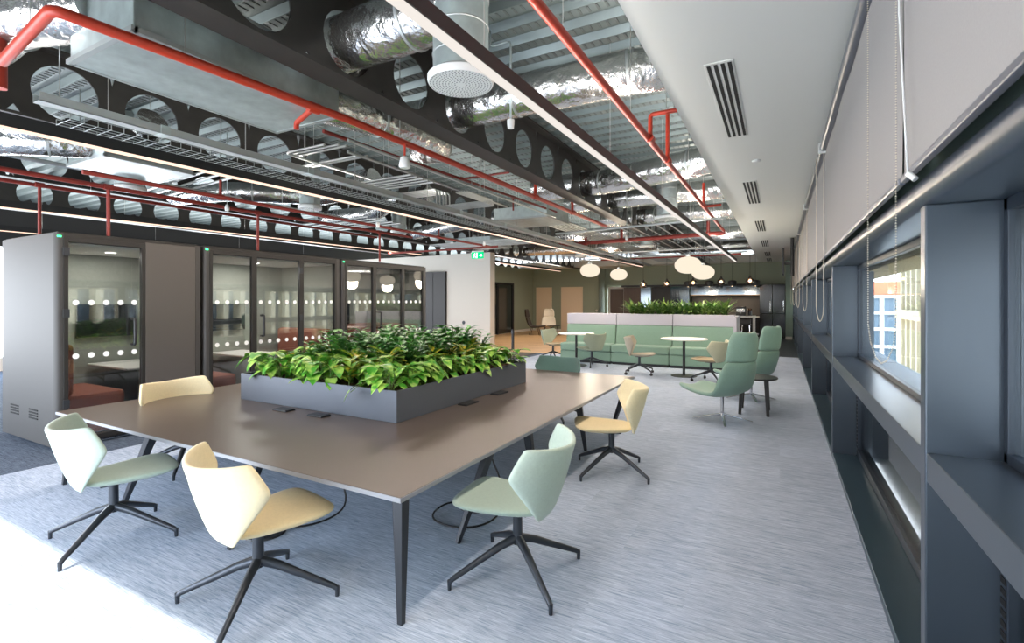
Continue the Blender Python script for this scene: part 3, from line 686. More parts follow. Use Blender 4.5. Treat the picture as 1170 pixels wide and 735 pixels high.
# ================================================================== PODS
PX = -7.6; PB = -9.25; PZ = 2.62
def pod(label, y0, y1, parts, led, inner):
    t = thing('meeting_pod', label, 'meeting pod', (PX,y0,0))
    # rounded corner end walls
    def endwall(ya, yb):
        g = G(); r = .06; pts = [(PB,ya),(PX-r,ya)]+[(PX-r+r*math.sin(q*PI/12), ya+r-r*math.cos(q*PI/12)) for q in range(1,7)]
        pts2 = pts+[(PX,yb),(PB,yb)]; g.poly(pts2, .03, PZ); return g
    endwall(y0, y0+.08).obj('end_panel', M['pod_side'], t, smooth=True, angle=30)
    G().box(PB,PX,y1-.08,y1,.03,PZ).obj('end_panel', M['pod_side'], t, bevel=.01)
    G().box(PB,PX-.02,y0+.03,y1-.03,PZ-.10,PZ+.02).obj('roof', M['pod_frame'], t, bevel=.01)
    G().box(PB,PB+.06,y0+.08,y1-.08,.08,PZ-.1).obj('back_panel', M['felt'], t)
    G().box(PB,PX,y0+.08,y1-.08,.02,.08).obj('floor_deck', M['carpet_dark'], t)
    G().box(PB+.1,PX-.1,y0+.1,y1-.1,PZ-.125,PZ-.1).obj('inner_ceiling', M['white'], t)
    lamp('pod_light', 'AREA', ((PX+PB)/2,(y0+y1)/2,PZ-.14), 6*(y1-y0), (1,.97,.92), size=.5)
    G().box(PB+.06,PX-.1,y0+.08,y0+.11,.1,PZ-.12).obj('felt_lining', M['felt'], t)
    G().box(PB+.06,PX-.1,y1-.11,y1-.08,.1,PZ-.12).obj('felt_lining', M['felt'], t)
    if inner: G().box(PB+.06,PX-.15,y1-.125,y1-.11,.1,1.25).obj('orange_wainscot', M['orange'], t)
    if inner and y0 > 6: G().box(PB+.06,PB+.075,y0+.11,y1-.11,.1,1.25).obj('orange_wainscot', M['orange'], t)
    G().box(PX-.05,PX,y0+.08,y1-.08,PZ-.10,PZ).obj('header', M['pod_frame'], t)
    G().box(PX-.05,PX,y0+.08,y1-.08,.03,.10).obj('plinth', M['pod_frame'], t)
    G().lathe([(0,-.03),(.06,-.025),(.07,0),(0,0)], (PX-.7,(y0+y1)/2,PZ-.125), 16).obj('pod_sensor', M['plastic'], t)
    G().box(PX,PX+.006,y0+.02,y0+.06,PZ-.05,PZ-.03).obj('status_light', M['green'], t)
    for i, (a, b, kind) in enumerate(parts):
        if kind == 'panel': G().box(PX-.05,PX+.012,a,b,.05,PZ-.02).obj('solid_panel', M['pod'], t, bevel=.008); continue
        w = .045
        g = G(); g.box(PX-.05,PX+.01,a,a+w,.05,PZ-.04); g.box(PX-.05,PX+.01,b-w,b,.05,PZ-.04); g.box(PX-.05,PX+.01,a+w,b-w,PZ-.10,PZ-.04); g.box(PX-.05,PX+.01,a+w,b-w,.05,.12)
        fr = g.obj('door_frame' if kind == 'door' else 'pane_frame', M['pod_frame'], t, bevel=.004)
        pn = G().box(PX-.025,PX-.015,a+w,b-w,.12,PZ-.10).obj('glass_door' if kind == 'door' else 'glass_pane', M['pod_glass'], t)
        m = max(2, round((b-a)/.17)); g = G()
        for z in (1.78,1.12):
            for k in range(m):
                y = a+w+(b-a-2*w)*(k+.5)/m; G().cyl((PX-.014,y,z),(PX-.0125,y,z),.034, n=16).obj('frosted_dot', M['dot'], pn)
        if kind == 'door':
            hy = b-.15 if len(parts) == 2 else a+.13
            G().tube(smoothpath([(PX-.01,hy,1.22),(PX+.07,hy,1.22),(PX+.07,hy,1.56),(PX-.01,hy,1.56)], .03), .02, 8).obj('door_handle', M['caster'], t, smooth=True)
            hh = a+.02 if len(parts) == 2 else b-.02
            for z in ((.5,1.6,2.35) if len(parts) == 2 else (1.45,2.3)): G().box(PX+.008,PX+.03,hh-.03,hh+.03,z,z+.1).obj('hinge', M['leg'], t)
    return t
pA = pod('nearest meeting pod, one glass door and wide dark panel, at left edge', 2.52, 4.20, [(2.60,3.47,'door'),(3.47,4.12,'panel')], True, False)
g = G()
for xx in (PX-1.35, PX-.75):
    for k in range(4): g.box(xx,xx+.26,2.512,2.521,.32+k*.035,.335+k*.035)
g.obj('vent_slots', M['vent_black'], pA)
pod('middle meeting pod with glass door between two glass panes', 4.25, 6.84, [(4.33,5.05,'pane'),(5.05,5.96,'door'),(5.96,6.76,'pane')], True, True)
pod('farthest meeting pod, beside the pale partition', 6.9, 9.52, [(6.98,7.78,'pane'),(7.78,8.69,'door'),(8.69,9.44,'pane')], True, True)
def bench(label, x0, x1, y0, y1, back):
    t = thing('pod_sofa', label, 'sofa', ((x0+x1)/2,(y0+y1)/2,.08))
    G().box(x0,x1,y0,y1,.085,.36).obj('base', M['orange'], t, bevel=.02)
    G().box(x0,x1,y0,y1,.36,.60).obj('seat_cushion', M['orange'], t, bevel=.05)
    if back < 0: G().box(x0,x1,y0,y0+.16,.60,1.25).obj('backrest', M['orange'], t, bevel=.05)
    else: G().box(x0,x1,y1-.16,y1,.60,1.25).obj('backrest', M['orange'], t, bevel=.05)
bench('terracotta seat inside the nearest pod', -9.0,-7.85,2.64,3.35,-1)
bench('terracotta bench on the near side inside the middle pod', -9.1,-7.9,4.37,4.95,-1)
bench('terracotta bench on the far side inside the middle pod', -9.1,-7.9,6.1,6.7,1)
bench('terracotta bench on the near side inside the farthest pod', -9.1,-7.9,7.02,7.6,-1)
bench('terracotta bench on the far side inside the farthest pod', -9.1,-7.9,8.75,9.38,1)
for lab, yc in (('white table inside the nearest pod', 3.74), ('white table inside the middle pod', 5.5), ('white table inside the farthest pod', 8.15)):
    t = thing('pod_table', lab, 'table', (-8.5,yc,.08))
    G().box(-9.15,-7.95,yc-.33,yc+.33,.83,.86).obj('tabletop', M['white_top'], t, bevel=.01)
    G().cyl((-8.2,yc,.09),(-8.2,yc,.83),.035,n=14).obj('leg', M['white_top'], t, smooth=True)
    G().box(-8.45,-7.98,yc-.22,yc+.22,.082,.10).obj('base', M['white_top'], t, bevel=.005)
for lab, yc in (('dark wall screen inside the nearest pod', 3.65), ('dark wall screen inside the middle pod', 5.5), ('dark wall screen inside the farthest pod', 8.15)):
    tag(G().box(PB+.08,PB+.12,yc-.38,yc+.38,1.25,1.75).obj('wall_screen', M['darkgloss'], bevel=.005), lab, 'screen')

# tall dark lockers beside the partition
t = thing('tall_cupboard', 'pair of tall dark grey cupboard doors left of pale partition', 'cupboard', (-12.6,15.9,0))
G().box(-13.25,-11.73,15.95,16.14,.0,2.98).obj('carcass', M['dark'], t)
for x0, x1 in ((-13.2,-12.95),(-12.93,-12.36),(-12.34,-11.75)): G().box(x0,x1,15.92,15.95,.05,2.96).obj('door', M['dark'], t, bevel=.004)
# exit sign
t = thing('exit_sign', 'green running-man exit sign hung in front of pale partition', 'sign', (-7.72,12.0,3.1))
sx_, sy_, sz_ = -7.7, 12.0, 3.12
def sg(l, u, v, dd=0):   # local sign coords facing camera-ish (plane along X)
    return (sx_+u, sy_-dd, sz_+v)
G().box(sx_-.20,sx_+.20,sy_,sy_+.03,sz_-.09,sz_+.10).obj('sign_panel', M['exit'], t, bevel=.003)
G().box(sx_-.20,sx_+.20,sy_,sy_+.04,sz_+.10,sz_+.14).obj('sign_housing', M['plastic'], t)
g = G(); yy = sy_-.003
def q2(pts): g.add([(sx_+u, yy, sz_+v) for u, v in pts], [tuple(range(len(pts)))])
g.cyl((sx_-.085,yy,sz_+.065),(sx_-.085,yy-.001,sz_+.065),.014,n=12)
q2([(-.115,.045),(-.075,.045),(-.085,-.005),(-.11,-.005)])
q2([(-.11,-.005),(-.09,-.005),(-.125,-.07),(-.14,-.062)]); q2([(-.10,-.005),(-.082,-.005),(-.055,-.03),(-.06,-.07),(-.075,-.07),(-.072,-.035)])
q2([(-.075,.045),(-.07,.035),(-.045,.01),(-.038,.02)]); q2([(-.115,.045),(-.145,.02),(-.14,.012),(-.11,.03)])
q2([(-.035,.08),(.0,.08),(.0,-.075),(-.035,-.075)])
q2([(.06,.012),(.13,.012),(.13,-.012),(.06,-.012)]); q2([(.125,.05),(.175,0),(.125,-.05)])
g.obj('pictogram', M['exit_w'], t)
G().cyl((sx_-.15,sy_+.02,sz_+.14),(sx_-.15,sy_+.02,ZD),.004,n=6).cyl((sx_+.15,sy_+.02,sz_+.14),(sx_+.15,sy_+.02,ZD),.004,n=6).obj('suspension_wire', M['conduit'], t)
tag(G().cyl((-10.9,15.999,.95),(-10.9,15.985,.95),.07,n=20).cyl((-10.9,15.985,.95),(-10.9,15.975,.95),.03,n=12).obj('wall_socket', M['leg']), 'small round dark fitting low on the pale partition', 'socket')

# ================================================================== MEETING TABLE
TX0, TX1, TY0, TY1, TZ = -6.2, -1.82, 2.06, 6.98, .72
t = thing('meeting_table', 'huge brown-grey meeting table with planter in its middle', 'table', ((TX0+TX1)/2,(TY0+TY1)/2,0))
G().box(TX0+.004,TX1-.004,TY0+.004,TY1-.004,TZ-.002,TZ).obj('tabletop', M['table'], t)
G().box(TX0,TX1,TY0,TY1,TZ-.03,TZ-.0025).obj('table_edge', M['table_edge'], t, bevel=.003)
def tleg(a, b):
    g = G(); a = Vector(a); b = Vector(b); g.bar(a, b, .075, .065, .036, .032); g.obj('leg', M['leg'], t, bevel=.004)
tleg((TX1-.06,TY0+.07,.69),(TX1-.03,TY0+.04,0)); tleg((TX1-.06,TY1-.1,.69),(TX1-.2,TY1-.5,0))
tleg((TX0+.1,TY0+.1,.69),(TX0+.05,TY0+.05,0)); tleg((TX0+.1,TY1-.1,.69),(TX0+.05,TY1-.05,0))
tleg((-3.25,2.2,.69),(-3.5,2.14,0)); tleg((-4.68,2.2,.69),(-5.1,2.16,0))
tleg((-1.98,3.3,.69),(-2.1,3.0,0)); tleg((-1.98,3.9,.69),(-1.93,4.0,0)); tleg((-1.95,5.1,.69),(-2.05,5.6,0)); tleg((-4.2,5.2,.69),(-4.2,5.2,0))
G().box(TX0+.3,TX1-.3,TY0+.5,TY0+.56,.63,.69).box(TX0+.3,TX1-.3,TY1-.56,TY1-.5,.63,.69).box(TX1-.36,TX1-.3,TY0+.5,TY1-.5,.63,.69).box(TX0+.3,TX0+.36,TY0+.5,TY1-.5,.63,.69).obj('under_frame', M['leg'], t)
lab = ['flat power unit by the planter front, left one', 'flat power unit by the planter front, right one', 'flat power unit beside the planter right face, nearer', 'flat power unit beside the planter right face, farther']
for (x, y, rz), l in zip(((-4.30,3.17,0),(-3.80,3.17,0),(-2.87,4.3,1),(-2.87,4.95,1)), lab):
    p = thing('power_unit', 'black '+l, 'power socket', (x,y,TZ))
    a, b = (.10,.055) if not rz else (.055,.12)
    G().box(x-a,x+a,y-b,y+b,TZ+.001,TZ+.012).obj('lid', M['leg'], p, bevel=.003)
    G().box(x-a*.9,x+a*.9,y-b*.9,y+b*.9,TZ+.012,TZ+.016).obj('insert', M['caster'], p)
# floor boxes and cables
for (x, y, l, pts) in ((-2.33,3.62,'round dark floor box with looping cable under the near table corner',[(-2.35,3.6,.03),(-2.6,3.55,.02),(-2.55,3.2,.015),(-2.2,3.15,.015),(-2.0,3.4,.02),(-2.1,3.75,.1),(-2.35,3.8,.5),(-2.35,3.8,.7)]),
                       (-3.5,2.42,'round dark floor box below the cream chair',[(-3.5,2.4,.03),(-3.2,2.7,.02),(-3.3,3.1,.02),(-3.5,3.0,.5),(-3.5,3.0,.7)])):
    p = thing('floor_box', l, 'floor box', (x,y,0))
    G().lathe([(0,.002),(.15,.002),(.145,.014),(.06,.02),(.05,.05),(0,.05)], (x,y,0), 24).obj('floor_cap', M['leg'], p, smooth=True, angle=40)
    G().tube(smoothpath(pts, .2, 6), .008, 8).obj('power_cable', M['caster'], p, smooth=True)

# planter
QX0, QX1, QY0, QY1 = -5.2, -2.96, 3.3, 5.8
t = thing('table_planter', 'long slate-grey planter box standing on the meeting table', 'planter', (-4.08,4.5,TZ))
z0, z1, w = TZ, 1.005, .02
for (a,b,c,d,n_) in ((QX0,QX1,QY0,QY0+w,'front_panel'),(QX0,QX1,QY1-w,QY1,'back_panel'),(QX0,QX0+w,QY0+w,QY1-w,'side_panel'),(QX1-w,QX1,QY0+w,QY1-w,'side_panel')):
    G().box(a,b,c,d,z0+.001,z1).obj(n_, M['planter'], t, bevel=.002)
G().grid(lambda u, v: (QX0+w+(QX1-QX0-2*w)*u, QY0+w+(QY1-QY0-2*w)*v, .955+.012*math.sin(u*40)*math.sin(v*47)), 40, 40).obj('bark_soil', M['soil'], t, smooth=True)

# ---- plants
def leaf(g, base, d, L, wd, droop=.5, heart=False, fold=.25):
    d = Vector(d).normalized(); up = Vector((0,0,1)); s_ = d.cross(up)
    if s_.length < .05: s_ = Vector((1,0,0))
    s_.normalize(); n_ = s_.cross(d)
    prof = ((0,.0),(.06,.75),(.25,1.0),(.55,.82),(.8,.42),(1,.0)) if heart else ((0,.0),(.1,.4),(.3,.9),(.55,1.0),(.8,.6),(1,0))
    vs = []; p = Vector(base); dd = d.copy(); last = 0
    for q, wq in prof:
        p = p+dd*(q-last)*L; last = q; dd = (dd-up*droop*.22).normalized()
        nn = s_.cross(dd)
        vs += [p-s_*wq*wd+nn*fold*wq*wd, p, p+s_*wq*wd+nn*fold*wq*wd]
    fs = []
    for i in range(len(prof)-1): a = i*3; fs += [(a,a+1,a+4,a+3),(a+1,a+2,a+5,a+4)]
    g.add(vs, fs)
def plant_mesh(kind, seed):
    R = random.Random(seed); g = G(); st = G()
    if kind == 'pothos':
        for i in range(15):
            a = R.uniform(0,2*PI); r = R.uniform(.03,.14); h = R.uniform(.06,.25)
            p0 = Vector((R.uniform(-.03,.03),R.uniform(-.03,.03),0)); p2 = Vector((r*math.cos(a), r*math.sin(a), h)); p1 = Vector((p2.x*.4,p2.y*.4,h*.8))
            st.tube([p0,p1,p2], .003, 4); leaf(g, p2, (math.cos(a),math.sin(a),R.uniform(-.1,.5)), R.uniform(.13,.19), R.uniform(.048,.066), R.uniform(.5,1.7), True, .2)
    elif kind == 'croton':
        st.tube([(0,0,0),(0.01,0,.2)], .006, 5)
        for i in range(18):
            a = i*2.4+R.uniform(-.3,.3); h = .05+.2*i/18; e = R.uniform(.5,1.6)
            leaf(g, (0.01*math.cos(a),.01*math.sin(a),h), (math.cos(a),math.sin(a),e), R.uniform(.16,.24), R.uniform(.028,.042), .9, False, .3)
    elif kind == 'zz':
        for s_ in range(8):
            a = R.uniform(0,2*PI); tilt = R.uniform(.15,.55); L = R.uniform(.26,.42); P = []
            for q in range(9): u = q/8; P.append(Vector((math.cos(a)*tilt*L*u*u*1.2, math.sin(a)*tilt*L*u*u*1.2, L*u)))
            st.tube(P, .004, 4)
            for q in range(2,9):
                for sd in (-1,1):
                    d = (P[q]-P[q-1]).normalized(); side = Vector((-math.sin(a),math.cos(a),0))*sd
                    leaf(g, P[q], side*.9+d*.8+Vector((0,0,.1)), R.uniform(.10,.14), .028, .6, False, .2)
    else:   # strappy plant
        for i in range(26):
            a = R.uniform(0,2*PI); e = R.uniform(1.2,3.5); L = R.uniform(.34,.52)
            leaf(g, (R.uniform(-.04,.04),R.uniform(-.04,.04),0), (math.cos(a),math.sin(a),e), L, R.uniform(.02,.032), R.uniform(.6,1.3), False, .3)
        st.tube([(0,0,0),(0,0,.08)], .012, 5)
    return g, st
protos = {}
def plant(kind, n, loc, rz, sc, label, group, name, cat='plant'):
    key = (kind, n)
    if key not in protos:
        g, st = plant_mesh(kind, hash(kind) % 7 + n*13 if False else n*13+len(kind))
        t = bpy.data.objects.new(name, None); C.objects.link(t); t.empty_display_size = .1
        g.obj('leaves', M[kind], t, smooth=True); st.obj('stem', M['stem'], t)
        protos[key] = t
    else: t = dup(protos[key])
    t.location = loc; t.rotation_euler = (0,0,rz); t.scale = (sc,sc,sc)
    return tag(t, label, cat, group)
R = random.Random(3)
ORD = ['first','second','third','fourth','fifth','sixth','seventh','eighth','ninth','tenth','eleventh','twelfth','thirteenth','fourteenth','fifteenth','sixteenth','seventeenth','eighteenth','nineteenth','twentieth','twenty-first','last']
nx, ny = 11, 12
for j in range(ny):
    c_ = 0
    for i in range(nx):
        x = QX0+.14+(QX1-QX0-.28)*(i+.5*(j%2)*.6)/(nx-1+.3)+R.uniform(-.03,.03); y = QY0+.14+(QY1-QY0-.28)*j/(ny-1)+R.uniform(-.03,.03)
        edge = min(i, j, nx-1-i) <= 1
        if edge and R.random() < .12: continue
        if edge: k = 'pothos' if R.random() < .92 else 'croton'
        else: k = R.choice(['zz','zz','zz','croton','pothos','zz','pothos'])
        nm = {'pothos':'pothos_plant','croton':'croton_plant','zz':'zz_plant'}[k]
        ds = {'pothos':'light green heart-leaved plant','croton':'yellow-veined narrow plant','zz':'dark glossy feathery plant'}[k]
        row = 'front' if j == 0 else 'back' if j == ny-1 else ORD[j]
        lab = '%s, %s from left in the %s row of the table planter' % (ds, ORD[c_], row); c_ += 1
        plant(k, R.randrange(4), (x,y,.955), R.uniform(0,6.28), R.uniform(.9,1.2), lab, {'pothos':'heart-leaved plants in the table planter','croton':'yellow-leaved plants in the table planter','zz':'dark glossy plants in the table planter'}[k], nm)
# trailing vine over the front rim
t = thing('trailing_vine', 'pale green vine trailing over the planter front rim', 'plant', (-3.35,3.35,.97))
G().tube([(-3.25,3.45,.98),(-3.3,3.33,1.06),(-3.36,3.24,1.03),(-3.42,3.2,.97)], .004, 5).obj('stem', M['stem'], t)
g = G(); leaf(g, (-3.34,3.26,1.05), (-.8,-.5,.1), .13, .05, 1, True, .15); leaf(g, (-3.42,3.2,.99), (-.5,-.5,-.8), .13, .048, .6, True, .15); leaf(g, (-3.3,3.33,1.06), (-.3,-.6,.6), .12, .045, 1, True, .15)
g.obj('leaves', M['pothos'], t, smooth=True)

# ================================================================== CHAIRS
def chair(name, label, back_m, seat_m, caster=False):
    t = bpy.data.objects.new(name, None); C.objects.link(t); tag(t, label, 'chair'); t.empty_display_size = .1
    rows = [(.448,.175,-.215,.02,0),(.47,.20,-.235,.04,0),(.60,.295,-.29,.14,0),(.735,.385,-.335,.245,0),(.765,.395,-.343,.255,0),(.80,.385,-.35,.25,0),(.90,.345,-.375,.215,.035),(.92,.335,-.38,.205,.035)]
    S_ = [-1,-.86,-.6,-.3,0,.3,.6,.86,1]
    g = G(); vs = []
    for (z,w,yc,D,dip) in rows:
        for s_ in S_:
            vs.append((w*math.sin(s_*1.35)/math.sin(1.35), yc+D*abs(s_)**1.7, z+dip*(abs(s_)-.6)))
    n = len(S_); g.add(vs, [(i*n+j,i*n+j+1,(i+1)*n+j+1,(i+1)*n+j) for i in range(len(rows)-1) for j in range(n-1)])
    o = g.obj('backrest', back_m, t, smooth=True, solid=.032, subd=1)
    out = [(-.16,-.23),(.16,-.23),(.215,-.10),(.255,.06),(.285,.24),(.285,.32),(.245,.375),(.15,.395),(-.15,.395),(-.245,.375),(-.285,.32),(-.285,.24),(-.255,.06),(-.215,-.10)]
    g = G(); m = len(out); vs = []
    def ring(sc, z, dz=0): return [(x*sc, (y-.05)*sc+.05, z+dz*max(0,y)) for x, y in out]
    vs = ring(.45,.425)+ring(.88,.455,.06)+ring(1.0,.478,.06)+ring(.985,.500,.05)+ring(.8,.508,.03)+ring(.3,.500)
    fs = [(k*m+j,k*m+(j+1)%m,(k+1)*m+(j+1)%m,(k+1)*m+j) for k in range(5) for j in range(m)]+[tuple(range(m))[::-1], tuple(range(5*m,6*m))]
    g.add(vs, fs); g.obj('seat', seat_m, t, smooth=True, subd=1)
    G().cyl((0,0,.20),(0,0,.44),.033,.03,n=16).box(-.09,.09,-.09,.09,.42,.435).obj('column', M['chair_metal'], t, smooth=True, angle=40)
    for k in range(4):
        a = PI/4+k*PI/2; c, s_ = math.cos(a), math.sin(a); RR = .465 if not caster else .42; z = 0 if not caster else .05
        g = G(); g.tube([(.02*c,.02*s_,.235),(.12*c,.12*s_,.205),((RR-.02)*c,(RR-.02)*s_,.062+z),(RR*c,RR*s_,.045+z)], [.03,.026,.017,.015], 8)
        g.cyl((RR*c,RR*s_,.06+z),(RR*c,RR*s_,.0+z*1.2),.014,.012,n=10)
        lg = g.obj('leg', M['chair_metal'], t, smooth=True, angle=50)
        if caster: G().cyl((RR*c-.02*s_,RR*s_+.02*c,.032),(RR*c+.02*s_,RR*s_-.02*c,.032),.032,n=14).obj('caster', M['caster'], lg, smooth=True, angle=40)
    return t
mintc = chair('swivel_chair', 'pale mint chair at the left of the near table edge, by the pod', M['mint'], M['mint_seat_shaded'])
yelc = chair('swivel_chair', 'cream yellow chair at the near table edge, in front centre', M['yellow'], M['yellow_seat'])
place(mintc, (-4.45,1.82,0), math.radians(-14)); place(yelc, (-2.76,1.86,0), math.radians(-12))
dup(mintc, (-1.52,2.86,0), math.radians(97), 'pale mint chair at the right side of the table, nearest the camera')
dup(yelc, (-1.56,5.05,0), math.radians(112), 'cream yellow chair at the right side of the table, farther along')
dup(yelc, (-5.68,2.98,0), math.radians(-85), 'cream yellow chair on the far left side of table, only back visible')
tealc = chair('swivel_chair', 'teal chair behind the far edge of the meeting table', M['teal'], M['teal'])
place(tealc, (-3.05,6.92,0), math.radians(176))
c1 = chair('swivel_chair', 'small sage chair at the left round table, farthest left', M['sage'], M['tan'], True); place(c1, (-6.15,13.9,0), math.radians(-100))
c2 = chair('swivel_chair', 'grey-green chair right of the left round table, before sofa', M['sage'], M['sage'], True); place(c2, (-4.55,12.9,0), math.radians(60))
c3 = chair('swivel_chair', 'blush chair left of the right round table', M['blush'], M['blush'], True); place(c3, (-3.05,12.15,0), math.radians(-80))
c4 = chair('swivel_chair', 'sand chair right of the right round table', M['sand'], M['tan'], True); place(c4, (-1.35,11.75,0), math.radians(70))
c5 = dup(c4, (-.95,14.9,0), math.radians(90), 'sand chair glimpsed behind the end of the sofa')
c6 = None

# ================================================================== LOUNGE AREA
def round_table(label, x, y, z, r):
    t = thing('round_table', label, 'table', (x,y,0))
    G().lathe([(0,z-.025),(r-.012,z-.025),(r,z-.012),(r-.004,z),(0,z)], (x,y,0), 48).obj('tabletop', M['white_top'], t, smooth=True, angle=40)
    G().cyl((x,y,.02),(x,y,z-.02),.032,n=16).obj('column', M['caster'], t, smooth=True, angle=40)
    G().lathe([(0,0.001),(.30,0.001),(.29,.014),(.05,.022),(0,.022)], (x,y,0), 32).obj('base', M['caster'], t, smooth=True, angle=40)
round_table('white round pedestal table at left, in front of the sofa', -5.0, 12.9, .90, .50)
round_table('white round pedestal table at right, in front of the sofa', -2.02, 12.3, .90, .54)
# sofa in three sections with planter boxes on top
SX = [-5.78,-4.22,-2.62,-1.05]
names = ['left','middle','right']
for k in range(3):
    a, b = SX[k]+.008, SX[k+1]-.008
    t = thing('banquette_sofa', names[k]+' section of the mint green banquette sofa', 'sofa', ((a+b)/2,13.9,0))
    G().box(a+.02,b-.02,13.62,14.3,0.0,.07).obj('plinth', M['caster'], t)
    G().box(a,b,13.58,14.35,.07,.34).obj('seat_base', M['sofa'], t, bevel=.02)
    G().box(a,b,13.56,14.12,.34,.56).obj('seat_cushion', M['sofa'], t, bevel=.04)
    g = G(); g.add([(a,14.02,.5),(b,14.02,.5),(b,14.12,1.10),(a,14.12,1.10),(a,14.35,.5),(b,14.35,.5),(b,14.35,1.10),(a,14.35,1.10)], [(0,1,2,3),(4,7,6,5),(0,4,5,1),(3,2,6,7),(0,3,7,4),(1,5,6,2)])
    g.obj('backrest', M['sofa'], t, bevel=.03)
    t = thing('planter_box', names[k]+' lilac-grey planter box behind the sofa back', 'planter', ((a+b)/2,14.55,0))
    g = G(); g.box(a,b,14.37,14.40,0,1.42); g.box(a,b,14.75,14.78,0,1.42); g.box(a,a+.02,14.40,14.75,0,1.42); g.box(b-.02,b,14.40,14.75,0,1.42); g.box(a+.02,b-.02,14.4,14.75,.02,.05)
    g.obj('box_panel', M['lilac'], t, bevel=.003)
    G().box(a,b,14.14,14.37,1.11,1.42).obj('front_fascia', M['lilac'], t, bevel=.003)
    G().box(a+.02,b-.02,14.40,14.75,1.30,1.36).obj('bark_soil', M['soil'], t)
tag(G().box(-1.03,-.96,13.6,14.8,0,1.40).obj('end_panel', M['lilac'], bevel=.004), 'pale grey vertical end panel at right end of the sofa', 'panel')
R = random.Random(9)
for k in range(22):
    plant('fern', R.randrange(3), (-3.88+k*.125+R.uniform(-.04,.04), 14.58+R.uniform(-.05,.05), 1.40), R.uniform(0,6.28), R.uniform(1.0,1.2), 'bushy strap-leaved plant behind the sofa, %s from the left' % ORD[k], 'strap-leaved plants behind the sofa', 'strap_leaf_plant')

# high-back lounge chair : local front +Y
def lounge(label, m, legm, swivel=True, name='lounge_chair'):
    t = bpy.data.objects.new(name, None); C.objects.link(t); tag(t, label, 'armchair'); t.empty_display_size = .1
    # profile (y,z) from seat tip to top of back, with half widths
    prof = [(.64,.45,.22),(.55,.44,.32),(.35,.405,.36),(.12,.38,.38),(-.08,.40,.40),(-.22,.50,.41),(-.31,.65,.40),(-.36,.80,.37),(-.395,.94,.32)]
    def shell(pr, nseg=8):
        vs = []
        for y, z, w in pr:
            for j in range(nseg+1):
                s_ = -1+2*j/nseg; cur = .13*max(0, min(1,(z-.36)/.25))
                vs.append((w*s_, y+cur*s_*s_, z+.05*s_*s_*(1 if z < .5 else 0)))
        n = nseg+1
        return G().add(vs, [(i*n+j,i*n+j+1,(i+1)*n+j+1,(i+1)*n+j) for i in range(len(pr)-1) for j in range(nseg)])
    shell(prof).obj('shell', m, t, smooth=True, solid=.06, subd=1)
    hp = [(-.385,.93,.31),(-.395,1.00,.32),(-.415,1.12,.31),(-.43,1.24,.295),(-.43,1.32,.25),(-.425,1.345,.18)]
    shell(hp).obj('headrest', m, t, smooth=True, solid=.075, subd=1)
    if swivel:
        G().cyl((0,.05,.11),(0,.05,.38),.026,n=16).obj('column', M['chrome'], t, smooth=True, angle=40)
        for k in range(4):
            a = PI/4+k*PI/2; c, s_ = math.cos(a), math.sin(a)
            G().bar((.02*c,.05+.02*s_,.10),(.42*c,.05+.42*s_,.014), .045,.03,.035,.012).obj('leg', legm, t, bevel=.004)
    else:
        for sx2, sy2 in ((-1,-1),(1,-1),(-1,1),(1,1)):
            G().cyl((.16*sx2,.1+.16*sy2,.39),(.26*sx2,.1+.27*sy2,0),.014,.011,n=10).obj('leg', legm, t, smooth=True)
    return t
l1 = lounge('mint high-back swivel lounge chair, nearer one, by the windows', M['lounge'], M['chrome']); place(l1, (-.72,7.95,0), math.radians(56))
l2 = dup(l1, (-.42,9.95,0), math.radians(62), 'mint high-back lounge chair behind the nearer one')
t = thing('side_table', 'small round black table on dark wooden legs between the lounge chairs', 'table', (-.36,8.85,0))
G().lathe([(0,.555),(.33,.555),(.34,.565),(.335,.58),(0,.58)], (-.36,8.85,0), 36).obj('tabletop', M['caster'], t, smooth=True, angle=40)
for sx2, sy2 in ((-1,-1),(1,-1),(-1,1),(1,1)): G().bar((-.36+.17*sx2,8.85+.19*sy2,.555),(-.36+.2*sx2,8.85+.27*sy2,0),.06,.06,.045,.045).obj('leg', M['black'], t, bevel=.004)
t = thing('black_table', 'black-topped table just behind the sofa end', 'table', (-.75,13.3,0))
G().box(-.94,-.45,12.9,13.5,.98,1.005).obj('tabletop', M['caster'], t); G().cyl((-.7,13.2,0),(-.7,13.2,.98),.03).obj('column', M['caster'], t)
G().lathe([(0,0.001),(.2,0.001),(.19,.014),(0,.02)], (-.7,13.2,0), 24).obj('base', M['caster'], t)
# far chairs on the timber floor
l3 = lounge('dark brown lounge chair in the corridor', M['black_wool'], M['caster'], False); place(l3, (-11.6,23.6,0), math.radians(-75))
l4 = lounge('cream high-back lounge chair in front of the cream doors', M['cream_wool'], M['caster'], False); place(l4, (-11.3,24.9,0), math.radians(200))
t = thing('coffee_table', 'low dark coffee table beside the cream lounge chair', 'table', (-10.6,23.8,0))
G().lathe([(0,.48),(.35,.48),(.35,.50),(0,.50)], (-10.5,23.8,0), 28).obj('tabletop', M['caster'], t)
for q in range(3): a = q*2*PI/3; G().cyl((-10.5+.18*math.cos(a),23.8+.18*math.sin(a),.48),(-10.5+.3*math.cos(a),23.8+.3*math.sin(a),0),.015,n=8).obj('leg', M['caster'], t)
# slim black post by partition
t = thing('access_post', 'slim black access post on the timber floor by partition', 'post', (-8.6,15.9,0))
G().box(-8.66,-8.58,15.8,15.88,.02,.75).obj('post_body', M['caster'], t, bevel=.01)
G().box(-8.74,-8.5,15.72,15.96,0.001,.02).obj('base', M['caster'], t)
G().box(-8.665,-8.575,15.79,15.8,.6,.72).obj('reader', M['leg'], t)

